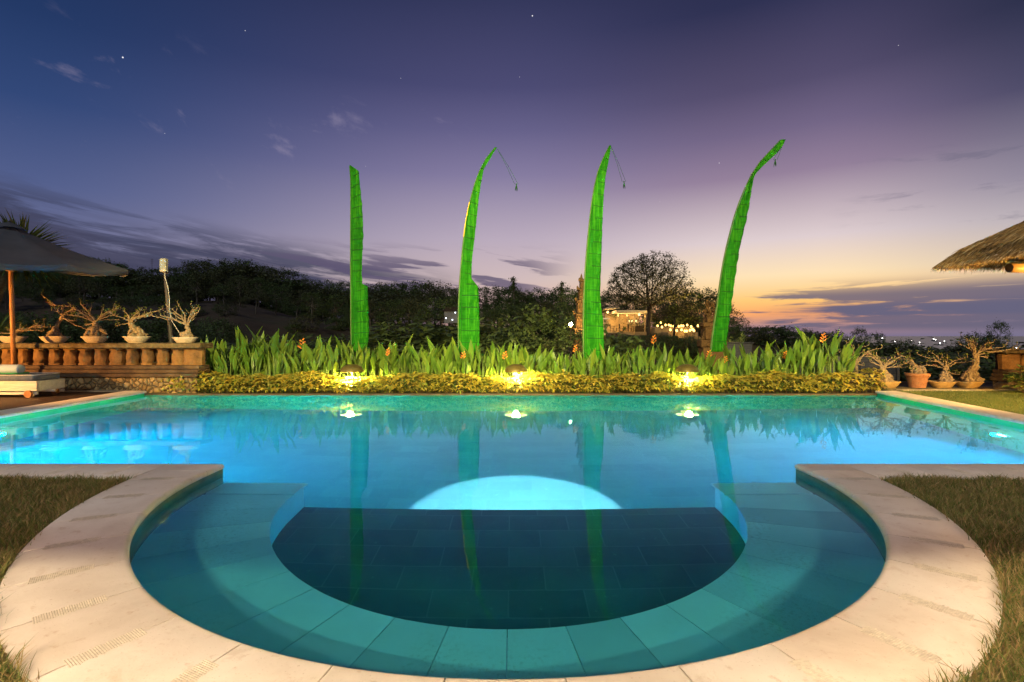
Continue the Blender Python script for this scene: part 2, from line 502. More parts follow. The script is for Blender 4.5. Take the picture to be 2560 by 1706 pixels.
mb.add([(xl(YW) - .1, YW, ZD), (xr(YW) + .1, YW, ZD), (XR1 + .1, YB + .1, ZD), (XL1 - .1, YB + .1, ZD)], [(0, 1, 2, 3)])
mb.build('deep_floor', M_FLOOR, basin, smooth=False)
# the bench round the basin: slabs with open joints
mb = MB(); da = radians(8.95); nslab = 20
def ringslab(mb, r0, r1, a0, a1, z0, z1, n=5, mi=0):
    """angles measured from the -Y axis"""
    vs = []
    for i in range(n + 1):
        a = lerp(a0, a1, i / n)
        for r in (r0, r1):
            x, y = r * sin(a), CC - r * cos(a)
            vs += [(x, y, z0), (x, y, z1)]
    fs = []
    for i in range(n):
        b = i * 4
        fs += [(b + 1, b + 3, b + 7, b + 5), (b, b + 4, b + 6, b + 2), (b, b + 1, b + 5, b + 4), (b + 2, b + 6, b + 7, b + 3)]
    fs += [(0, 2, 3, 1), (n * 4, n * 4 + 1, n * 4 + 3, n * 4 + 2)]
    mb.add(vs, fs, mi)
gap = .0012
for k in range(-10, 10):
    a0, a1 = k * da + gap, (k + 1) * da - gap
    ringslab(mb, R2 - .03, RW - .005, a0, a1, ZB - .045, ZB)
for s in (-1, 1):
    x0, x1 = sorted((s * (R2 - .03), s * (RW - .005)))
    mb.box(((x0 + x1) / 2, (CC + YW + .03) / 2 + .005, ZB - .0225), (x1 - x0, YW + .03 - CC - .01, .045))
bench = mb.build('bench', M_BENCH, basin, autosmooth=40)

# the water: one closed body with the colour of deep water
m, t, out = newmat('pool water')
fr = t.node('ShaderNodeFresnel', ins={'IOR': 1.33})
tc = t.node('ShaderNodeTexCoord').outputs['Object']
n1 = t.noise(t.mapping(tc, sc=(.8, 1.2, 1)), 1.1, 3, .5); n2 = t.noise(t.mapping(tc, sc=(1, 1.6, 1)), 7, 3, .5)
h = t.math('ADD', n1, t.math('MULTIPLY', n2, .10))
bp = t.bump(h, .16, .02)
gl = t.node('ShaderNodeBsdfGlass', ins={'Color': (.58, .95, 1.0), 'Roughness': 0.0, 'IOR': 1.33}); bp.node.inputs['Strength'].default_value = .13; t.l.new(bp, gl.inputs['Normal'])
t.l.new(gl.outputs[0], out.inputs['Surface'])
va = t.node('ShaderNodeVolumeAbsorption', ins={'Color': (.08, .86, .98), 'Density': .22})
vs_ = t.node('ShaderNodeVolumeScatter', ins={'Color': (.40, .92, 1, 1), 'Density': .045, 'Anisotropy': .2})
ad = t.node('ShaderNodeAddShader'); t.l.new(va.outputs[0], ad.inputs[0]); t.l.new(vs_.outputs[0], ad.inputs[1])
t.l.new(ad.outputs[0], out.inputs['Volume'])
M_WATER = m
mb = MB()
o = arcpts(RW + .03)
outl = [Vector((xl(YF) - .06, YW - .03, 0))] + [Vector((p.x, p.y if abs(p.y - YW) > 1e-6 else YW - .03, 0)) for p in o] + [Vector((xr(YF) + .06, YW - .03, 0)), Vector((XR1 + .07, YB + .05, 0)), Vector((XL1 - .07, YB + .05, 0))]
n = len(outl)
mb.add([(p.x, p.y, ZW) for p in outl] + [(p.x, p.y, ZD - .2) for p in outl],
       [tuple(range(n)), tuple(reversed(range(n, 2 * n)))] + [(i, n + i, n + (i + 1) % n, (i + 1) % n) for i in range(n)])
water = mb.build('pool_water', M_WATER, smooth=False)
water.data.polygons.foreach_set('use_smooth', [True] * len(water.data.polygons)); water.data.set_sharp_from_angle(angle=radians(30))
import bmesh
bm_ = bmesh.new(); bm_.from_mesh(water.data); bmesh.ops.recalc_face_normals(bm_, faces=bm_.faces); bm_.to_mesh(water.data); bm_.free()
tag(water, kind='structure')
water.cycles.is_caustics_caster = True
SHIFTED = [basin, water]
for q in basin.children: q.cycles.is_caustics_receiver = True

# coping: stone slabs with a rounded nose
coping = MB()
PROF = [(.012, -.055), (.002, -.046), (.0, -.034), (.002, -.020), (.009, -.008), (.022, -.001), (.034, 0), (CW - .006, 0), (CW, -.006), (CW, -.055)]
def sweep(mb, path, normals, close_drop=None, prof=PROF, wid=None):
    """path along the inner edge; normals point away from the water"""
    m_ = len(prof); vs = []
    for i, (p, nn) in enumerate(zip(path, normals)):
        d = close_drop[i] if close_drop else 0
        k_ = (wid[i] / CW) if wid else 1.0
        for s, z in prof:
            s = s if s < .04 else s * k_
            vs.append((p[0] + nn[0] * s, p[1] + nn[1] * s, min(z, -d) if z > -.05 else z))
    fs = []
    for i in range(len(path) - 1):
        for k in range(m_ - 1): fs.append((i * m_ + k, i * m_ + k + 1, i * m_ + m_ + k + 1, i * m_ + m_ + k))
        fs.append((i * m_ + m_ - 1, i * m_, i * m_ + m_, i * m_ + 2 * m_ - 1))
    fs.append(tuple(range(m_))); fs.append(tuple(reversed(range((len(path) - 1) * m_, len(path) * m_))))
    mb.add(vs, fs)
joints = [-pi / 2] + [radians(4.48) + da * k for k in range(-10, 10)] + [pi / 2]
joints = sorted(a for a in joints if abs(a) <= pi / 2 + 1e-6)
jj = []
for a in joints:
    if jj and a - jj[-1] < radians(3): continue
    jj.append(a)
jj[-1] = pi / 2
for a0, a1 in zip(jj, jj[1:]):
    g = .0012
    aa = [lerp(a0 + g, a1 - g, i / 6) for i in range(7)]
    sweep(coping, [(RI * sin(a), CC - RI * cos(a)) for a in aa], [(sin(a), -cos(a)) for a in aa], wid=[cw_at(sin(a)) for a in aa])
for s in (-1, 1):                                   # the two noses where the basin meets the pool
    ys = [CC + .002, YF - .05, YF - .03, YF - .018, YF - .009, YF - .003, YF]
    dr = [0, 0, .001, .004, .010, .019, .032]
    sweep(coping, [(s * RI, y) for y in ys], [(s, 0)] * len(ys), dr, wid=[cw_at(s)] * len(ys))
    edge = s * (RI + cw_at(s) + .0015); far = (xl(YF) if s < 0 else xr(YF)) + s * .0
    x = edge; k = 0
    while abs(x) < abs(far) + .5:
        x1 = x + s * .57
        sweep(coping, [(x, YF), (x1 - s * .003, YF)], [(0, -1)] * 2); x = x1
    # long side slabs
    x0, x1 = (XL0, XL1) if s < 0 else (XR0, XR1)
    L = YB + .05 - YF - .002; nn = 11
    for k in range(nn):
        t0, t1 = k / nn + .0004, (k + 1) / nn - .0004
        sweep(coping, [(lerp(x0, x1, q), YF + .002 + L * q) for q in (t0, t1)], [(s, 0)] * 2)
cop = coping.build('pool_coping', M_COP, autosmooth=50)
tag(cop, kind='structure')
# chiselled non-slip panels across the joints
rnd = random.Random(5)
def panel(c, along, across, L, Wd):
    mb = MB(); nr = int(L / .0085)
    for i in range(nr):
        u = (i + .5) / nr - .5
        w = Wd * (.86 + .28 * rnd.random()); th = .0074
        p = Vector(c) + Vector(along) * (u * L) + Vector(across) * rnd.uniform(-.004, .004)
        sl = .35
        a = Vector(along) * (th / 2); b = Vector(across) * (w / 2) + Vector(along) * (sl * .006)
        z0, z1 = .0012, .0012 + rnd.uniform(.0007, .0016)
        vs = [p - a - b + Vector((0, 0, z0)), p + a - b + Vector((0, 0, z0)), p + a + b + Vector((0, 0, z0)), p - a + b + Vector((0, 0, z0)),
              p - b * .97 + Vector((0, 0, z1)), p + b * .97 + Vector((0, 0, z1))]
        mb.add(vs, [(0, 1, 4), (1, 2, 5, 4), (2, 3, 5), (3, 0, 4, 5)])
    mb.build('chiselled_panel', M_CHIS, cop, smooth=False)
for k in range(2, 10):
    for s in (-1, 1):
        a = s * (radians(4.48) + da * k)
        r = RI + cw_at(sin(a)) * .55
        panel((r * sin(a), CC - r * cos(a), 0), (sin(a), -cos(a), 0), (cos(a), sin(a), 0), .26, .078)
for s in (-1, 1):
    for x in (3.62, 4.16, 4.72, 5.28):
        panel((s * x, YF - CW * .52, 0), (0, 1, 0), (1, 0, 0), .30, .085)
for q in (basin, water, cop): q.location.x = -.025
# ------------------------------------------------------------------ ground, lawn, deck, bed, hills, sea
M_SOIL = varied('dark bed soil', (.018, .013, .008), (.05, .035, .02), 8, .9, .6, .03)
M_LAWN = varied('lawn earth', (.11, .09, .04), (.19, .15, .06), 5, .95, .5, .02, (.24, .16, .08))
M_HILL = varied('hill earth', (.035, .025, .015), (.07, .045, .026), .12, .95, .6, .3, (.035, .045, .018))

def Hill(px, r):
    hh = poly(px, [(-900, 9), (0, 10), (330, 8.5), (600, 9), (700, 7), (800, 5.2), (900, 4.2), (1100, 3.6), (1300, 2.4), (1450, 1.5), (1700, 1.0), (1800, .6), (1900, -.2), (2100, -3), (2600, -6.5), (3400, -9)])
    hv = poly(px, [(0, -3.0), (900, -2.6), (1500, -2.4), (2000, -2.2), (2600, -3)])
    if r < 26: z = lerp(-.12, hv, sstep(15.5, 26, r))
    elif r < 68: z = lerp(hv, hh * (.55 if hh > 2 else 1), sstep(26, 66, r))
    elif r < 115: z = lerp(hh * (.55 if hh > 2 else 1), hh, (r - 68) / 47)
    else: z = lerp(hh, -70, sstep(115, 800, r))
    if r > 20: z += .25 * sin(px * .031 + r * .17) + .18 * sin(r * .41 - px * .011)
    return z
def hill_at(x, y):
    return Hill(CX + x / max(y, .1) * F, sqrt(y * y + x * x * .35))
mb = MB(); na = 140; rs = [14.6 * (800 / 14.6) ** (i / 70) for i in range(71)]
vs = []
for i in range(na + 1):
    px = -1300 + i * 5200 / na
    u = (px - CX) / F
    for y in rs:
        x = u * y
        vs.append((x, y, hill_at(x, y) if y > 14.7 else -.12))
k = len(rs)
mb.add(vs, [(i * k + j, i * k + k + j, i * k + k + j + 1, i * k + j + 1) for i in range(na) for j in range(k - 1)])
tag(mb.build('hills', M_HILL), kind='structure')

# one sheet under everything near the house
mb = MB(); z = -.14
mb.add([(-60, -25, z), (60, -25, z), (60, 4.0, z), (-60, 4.0, z)], [(0, 1, 2, 3)])
mb.add([(-60, 4.0, z), (-8.9, 4.0, z), (-8.9, 15.2, z), (-60, 15.2, z)], [(0, 1, 2, 3)])
mb.add([(8.7, 4.0, z), (60, 4.0, z), (60, 15.2, z), (8.7, 15.2, z)], [(0, 1, 2, 3)])
mb.add([(-8.9, 11.46, z), (8.7, 11.46, z), (8.7, 15.2, z), (-8.9, 15.2, z)], [(0, 1, 2, 3)])
# the basin cuts into the first sheet: remove it there
mb.v = mb.v[4:]; mb.f = [tuple(i - 4 for i in f) for f in mb.f[1:]]; mb.m = mb.m[1:]
mb.add([(-60, -25, z), (60, -25, z), (60, 1.2, z), (-60, 1.2, z)], [(0, 1, 2, 3)])
mb.add([(-60, 1.2, z), (-3.3, 1.2, z), (-3.3, 4.0, z), (-60, 4.0, z)], [(0, 1, 2, 3)])
mb.add([(3.3, 1.2, z), (60, 1.2, z), (60, 4.0, z), (3.3, 4.0, z)], [(0, 1, 2, 3)])
tag(mb.build('ground', M_SOIL, smooth=False), kind='structure')

# lawn in front: around the round coping, to the house
mb = MB(); ro = RI + .40; zl = -.022
n = 48; vs = []
for i in range(n + 1):
    a = -pi / 2 + pi * i / n
    for r in (ro, 5.0, 9, 14):
        vs.append((r * sin(a), CC - r * cos(a) if abs(abs(a) - pi / 2) > 1e-6 else CC, zl))
mb.add(vs, [(i * 4 + j, i * 4 + j + 1, i * 4 + 5 + j, i * 4 + 4 + j) for i in range(n) for j in range(3)])
lawn = mb.build('lawn', M_LAWN, smooth=False); tag(lawn, kind='structure')
M_LAWN2 = varied('far lawn earth', (.05, .06, .02), (.10, .11, .03), 9, .95, .5, .02, (.12, .10, .04))
mb = MB()
mb.add([(xr(4.9) + .5, 4.92, -.03), (16, 4.92, -.03), (16, 11.40, -.03), (XR1 + .5, 11.40, -.03)], [(0, 1, 2, 3)])
tag(mb.build('side_lawn', M_LAWN2, smooth=False), kind='structure')
M_KERB = varied('pale kerb stone', (.40, .33, .20), (.58, .48, .30), 5, .8, .3, .01)
mb = MB(); mb.box((12.6, 11.50, -.03), (7.4, .16, .09)); tag(mb.build('kerb', M_KERB, smooth=False), kind='structure')
# planting bed
mb = MB(); mb.add([(-8.9, 11.47, -.115), (9.2, 11.47, -.115), (9.2, 14.8, -.12), (-8.9, 14.8, -.12)], [(0, 1, 2, 3)])
tag(mb.build('planting_bed', M_SOIL, smooth=False), kind='structure')
# timber deck beside the pool
M_DECK = varied('dark deck timber', (.030, .016, .009), (.075, .038, .02), 3, .55, .3, .006, (.05, .03, .018), stretch=(.3, 6, 1))
mb = MB(); y = 4.95; k = 0
while y < 11.35:
    mb.box((-13.0, y + .065, -.05), (8.3 + .0, .126, .05)); y += .132
deck = mb.build('deck', M_DECK, smooth=False); tag(deck, kind='structure')
M_STEP = varied('deck edge stone', (.20, .15, .10), (.34, .27, .18), 4, .8, .3, .01)
mb = MB(); mb.box((-12.5, 11.46, -.035), (7.4, .17, .07)); tag(mb.build('deck_edge', M_STEP, smooth=False), kind='structure')

# sea
m, t, out = newmat('sea')
tc = t.node('ShaderNodeTexCoord').outputs['Object']
n1 = t.noise(t.mapping(tc, sc=(.004, .01, 1)), 3, 5, .6)
principled(t, out, (.035, .05, .07), .32, t.bump(n1, .3, 4), .5)
mb = MB(); mb.add([(-70000, 500, -60), (70000, 500, -60), (70000, 70000, -60), (-70000, 70000, -60)], [(0, 1, 2, 3)])
tag(mb.build('sea', m, smooth=False), kind='structure')

# grass
M_GRASS = leafy('lawn grass blades', [(.36, .23, .10), (.15, .20, .04), (.09, .14, .028), (.22, .22, .055), (.30, .19, .075), (.12, .17, .035), (.50, .36, .18), (.07, .11, .022)], .6, .25)
rnd = random.Random(11)
def blade(mb, x, y, z, h, w, lean):
    a = rnd.uniform(0, 2 * pi); b = rnd.uniform(0, 2 * pi)
    dx_, dy_ = cos(a) * w / 2, sin(a) * w / 2
    lx, ly = cos(b) * lean * h, sin(b) * lean * h
    mb.add([(x - dx_, y - dy_, z), (x + dx_, y + dy_, z), (x + dx_ * .8 + lx * .4, y + dy_ * .8 + ly * .4, z + h * .6), (x - dx_ * .8 + lx * .4, y - dy_ * .8 + ly * .4, z + h * .6), (x + lx, y + ly, z + h)],
           [(0, 1, 2, 3), (3, 2, 4)])
for s, nm in ((-1, 'left'), (1, 'right')):
    mb = MB()
    n = 0
    while n < 52000:
        x = s * rnd.uniform(1.4, 5.6); y = rnd.uniform(1.0, 4.40)
        if abs(x) > y * 1.12 + 1.1: continue
        rr = sqrt(x * x + (y - CC) ** 2)
        if rr < RI + cw_at((x + .025) / max(rr, .1)) + (-.025 if x > 0 else .025) + .005 + (0 if rnd.random() < .93 else -.035): continue
        if abs(x) > RI + cw_at(s) - .02 and y > YF - CW - .002: continue
        clump = .5 + .5 * sin(x * 7.1 + sin(y * 5.3) * 2) * sin(y * 6.7 + sin(x * 3.9) * 2)
        if rnd.random() > .55 + .45 * clump: continue
        blade(mb, x, y, zl, rnd.uniform(.030, .075) * (.7 + .6 * clump), rnd.uniform(.0035, .0065), rnd.uniform(.2, 1.2)); n += 1
    g = mb.build('grass', M_GRASS, smooth=False)
    tag(g, 'short lawn grass mottled green and dry brown, ' + ('beside the curved coping under the parasol side' if s < 0 else 'beside the curved coping under the thatched roof side'), 'grass', kind='stuff')
M_GRASS2 = leafy('side lawn blades', [(.20, .22, .05), (.14, .20, .045), (.26, .24, .07), (.12, .17, .04)], .6, .25)
mb = MB(); n = 0
while n < 22000:
    x = rnd.uniform(7.6, 13.5); y = rnd.uniform(6.5, 11.40)
    if x < xr(y) + CW or x > y * 1.12: continue
    blade(mb, x, y, -.03, rnd.uniform(.025, .055), rnd.uniform(.006, .012), rnd.uniform(.2, 1.0)); n += 1
tag(mb.build('grass', M_GRASS2, smooth=False), 'green lawn strip between the pool coping and the pale kerb below the bonsai pots', 'grass', kind='stuff')
# ------------------------------------------------------------------ hedge, heliconias, bonsais
rnd = random.Random(3)
M_HEDGE_Y = leafy('golden hedge leaves', [(.42, .34, .04), (.52, .40, .05), (.30, .32, .05), (.60, .46, .09), (.22, .27, .04), (.48, .33, .04)], .42, .3, .4)
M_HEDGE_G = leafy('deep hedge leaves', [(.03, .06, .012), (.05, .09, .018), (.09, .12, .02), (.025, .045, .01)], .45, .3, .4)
M_STEM = varied('hedge twigs', (.10, .065, .03), (.20, .13, .06), 20, .8, .2)
HX0, HX1 = -7.95, 8.55
def hedge_top(x): return .43 + .035 * sin(x * 2.3) + .03 * sin(x * 5.1 + 1) + .02 * sin(x * 11.3) + .10 * sstep(7.0, 8.2, x) + .05 * sstep(-6.8, -7.6, x)
up_ = Vector((0, 0, 1))
LAMPX = [(px - CX) * 11.78 / F for px in (880, 1290, 1718)]
yel, grn, stm = MB(), MB(), MB()
x = HX0
while x < HX1:
    for row in range(5):
        xx = x + rnd.uniform(-.05, .05); yy = 11.56 + row * .115 + rnd.uniform(-.05, .05)
        top = hedge_top(xx) * (.90 + .05 * row if row < 3 else 1.0) + rnd.uniform(-.04, .05) - .08
        near = min(abs(xx - q) for q in LAMPX)
        if near < .34 and yy > 11.60: top = min(top, .22 + .5 * max(0, near - .12))
        p = Vector((xx, yy, -.08 + top))
        if rnd.random() < .85:                                       # golden rosette at a shoot tip
            k = rnd.randint(4, 7); a0 = rnd.uniform(0, 2 * pi)
            out_ = Vector((rnd.uniform(-.3, .3), -.35 if row < 2 else rnd.uniform(-.3, .3), 0))
            for i in range(k):
                a = a0 + 2 * pi * i / k + rnd.uniform(-.3, .3)
                d = Vector((cos(a), sin(a), rnd.uniform(.05, .8))) + out_
                yel.leaf(p, d, up_ + Vector((rnd.uniform(-.3, .3), rnd.uniform(-.3, .3), 0)), rnd.uniform(.10, .175), rnd.uniform(.046, .07), rnd.uniform(.1, .7), .25, 3)
        if row < 2:                                                  # shoots on the face towards the pool
            for z_ in (rnd.uniform(.25, .5), rnd.uniform(.5, .85)):
                q = Vector((xx + rnd.uniform(-.06, .06), yy - .06 + rnd.uniform(-.05, .02), -.08 + top * z_)); a0 = rnd.uniform(0, 6.28)
                for i in range(rnd.randint(2, 5)):
                    a = a0 + 1.4 * i; yel.leaf(q, Vector((cos(a), sin(a) - .7, rnd.uniform(-.1, .7))), up_, rnd.uniform(.08, .14), rnd.uniform(.04, .06), rnd.uniform(.2, .7), .25, 3)
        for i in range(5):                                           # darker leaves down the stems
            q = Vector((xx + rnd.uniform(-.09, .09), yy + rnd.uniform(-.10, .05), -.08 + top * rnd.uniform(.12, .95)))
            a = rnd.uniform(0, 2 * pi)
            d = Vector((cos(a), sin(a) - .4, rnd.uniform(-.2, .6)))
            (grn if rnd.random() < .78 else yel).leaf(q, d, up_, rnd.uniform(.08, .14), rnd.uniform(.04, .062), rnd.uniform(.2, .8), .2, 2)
        if row < 3:
            b = Vector((xx + rnd.uniform(-.05, .05), yy + rnd.uniform(-.03, .05), -.13))
            stm.tube([b, (b + p) / 2 + Vector((rnd.uniform(-.02, .02), 0, 0)), p], [.005, .004, .003], 4, cap=False)
    x += .082
hedge = empty('hedge', (0.3, 11.8, -.1))
def off(mb, e):
    o = Vector(e.location); mb.v = [(a - o.x, b - o.y, c - o.z) for a, b, c in mb.v]; return mb
off(yel, hedge).build('golden_foliage', M_HEDGE_Y, hedge); off(grn, hedge).build('green_foliage', M_HEDGE_G, hedge); off(stm, hedge).build('stems', M_STEM, hedge)
tag(hedge, 'low hedge of yellow and green variegated leaves along the far pool edge', 'hedge')

M_HEL = leafy('heliconia leaves', [(.09, .19, .02), (.13, .24, .025), (.18, .26, .03), (.07, .15, .018), (.20, .28, .04), (.11, .21, .025), (.26, .24, .035), (.06, .13, .016), (.14, .25, .03)], .38, .35, .45)
M_HELF = leafy('heliconia flowers', [(.75, .25, .03), (.85, .34, .04), (.70, .18, .03)], .5, .25)
M_HELS = varied('heliconia stalk', (.10, .17, .03), (.17, .24, .05), 12, .5, .1)
def heliconia_mesh(seed, nleaf, H, wide=.104):
    r = random.Random(seed); L = MB(); S = MB()
    for i in range(nleaf):
        a = 2 * pi * i / nleaf + r.uniform(-.5, .5)
        h = H * r.uniform(.55, 1.0)
        lean = r.uniform(.03, .44) * (1.35 if h < .75 * H else .85)
        b = Vector((cos(a) * r.uniform(.01, .07), sin(a) * r.uniform(.01, .07), 0))
        d = Vector((cos(a) * lean, sin(a) * lean, 1)).normalized()
        bl = h * r.uniform(.42, .58)
        pet = h - bl * .93
        m1 = b + d * pet
        S.tube([b, b + d * pet * .5, m1, m1 + d * bl * .5], [.014, .011, .008, .004], 5, cap=False)
        d2 = (d + Vector((cos(a) * .12, sin(a) * .12, 0))).normalized()
        upv = Vector((-sin(a + r.uniform(-1.6, 1.6)), cos(a + r.uniform(-1.6, 1.6)), .1))
        face = Vector((cos(a), sin(a), 0)) * -1 + Vector((r.uniform(-.6, .6), r.uniform(-.6, .6), 0))
        L.leaf(m1 - d * .03, d2, face, bl, wide * r.uniform(.8, 1.2) * (bl / .55) ** .5, r.uniform(-.20, .30), r.uniform(.12, .38), 7, wmax=.42)
    return L.mesh('foliage', M_HEL), S.mesh('stalks', M_HELS)
def flower_mesh(seed, h):
    r = random.Random(seed); B = MB(); S = MB()
    S.tube([(0, 0, 0), (.01, 0, h * .6), (.02, 0, h)], [.009, .007, .004], 5)
    for i in range(6):
        z = h - .17 + i * .032
        s = 1 if i % 2 else -1
        L_ = .105 - i * .010
        B.leaf((.018, 0, z), (s * .8, r.uniform(-.25, .25), .62), (s * -.6, .25, .7), L_, .030, -.15, .9, 3, wmax=.3)
        B.leaf((.018, 0, z), (s * .8, r.uniform(-.25, .25), .55), (0, -1, .2), L_, .026, -.1, .6, 3, wmax=.3)
    return B.mesh('bracts', M_HELF), S.mesh('flower_stalk', M_HELS)
HV = [heliconia_mesh(40 + i, n_, H_) for i, (n_, H_) in enumerate([(9, 1.05), (10, 1.1), (8, 1.0), (11, 1.05), (9, 1.15), (10, .95), (8, 1.1)])]
FV = [flower_mesh(70 + i, h_) for i, h_ in enumerate([1.0, 1.12, .92])]
def helic(x, y, s, rz, var, flower=None, fs=1.0):
    e = empty('heliconia_plant', (x, y, -.115), rz); e.scale = (s, s, s)
    link('foliage', HV[var][0], e); link('stalks', HV[var][1], e)
    if flower is not None:
        f = link('flower', FV[flower][0], e); f.location = (.05, -.06, 0); f.scale = (fs,) * 3
        g = link('flower_stalk', FV[flower][1], f)
    return e
# the height of the row along its length, read off the photograph
HPROF = [(500, 1.05), (540, 1.35), (600, 1.40), (690, 1.45), (760, 1.15), (830, 1.12), (930, 1.05), (990, 1.22), (1100, 1.10), (1200, 1.08), (1300, 1.18), (1400, 1.0), (1500, 1.02), (1560, 1.1), (1640, 1.02), (1740, 1.0), (1850, .98), (1930, 1.15), (2000, 1.22), (2060, 1.30), (2110, 1.2)]
row = []
r = random.Random(21)
NROW = 64
for line, (yy, n) in enumerate(((12.35, NROW), (12.75, NROW - 6))):
    for i in range(n):
        px = 505 + (2115 - 505) * (i + .5) / n + r.uniform(-9, 9)
        x = (px - CX) * yy / F
        s = poly(px, HPROF) * r.uniform(.84, 1.14) * (.98 if line == 0 else 1.14)
        row.append((x, yy + r.uniform(-.12, .12), s, line))
plants = []
for i, (x, y, s, line) in enumerate(row):
    fl = None
    plants.append([x, y, s, r.uniform(0, 6.28), i % 7, None])
for px in (750, 965, 1155, 1250, 1440, 1620, 1765, 1810, 1945, 2045):     # the ones in flower
    best = min((p for p in plants if p[5] is None), key=lambda p: abs(CX + p[0] / p[1] * F - px))
    best[5] = r.randint(0, 2)
objs = []
for x, y, s, rz, v, fl in plants:
    fs = 1.0
    px = CX + x / y * F
    if fl is not None: fs = .92 + .12 * r.random()
    if fl is not None and 2035 < px < 2055: fs = .98
    objs.append((px, y, helic(x, y, s, rz if fl is None else r.uniform(-.4, .4), v, fl, fs), fl))
# tell them apart: by the banner or lamp they stand beside, the row and their order there
LAND = [(500, 'between the stone balustrade and the first dome lamp'), (880, 'between the first dome lamp and the second green banner'), (1172, 'between the second and third green banners'),
        (1475, 'between the third and fourth green banners'), (1795, 'between the fourth banner and the bonsai pots')]
bins = {}
for px, y, o, fl in objs:
    L = [txt for a, txt in LAND if px >= a - 12 or a == 500][-1]
    bins.setdefault((L, 'front' if y < 12.55 else 'back'), []).append((px, o, fl))
for (L, fb), lst in bins.items():
    lst.sort(key=lambda q: q[0])
    for i, (px, o, fl) in enumerate(lst):
        tag(o, f'{ORD[i]} {"orange-flowered " if fl is not None else ""}{fb}-row heliconia {L}', 'heliconia', 'heliconias behind the low hedge')

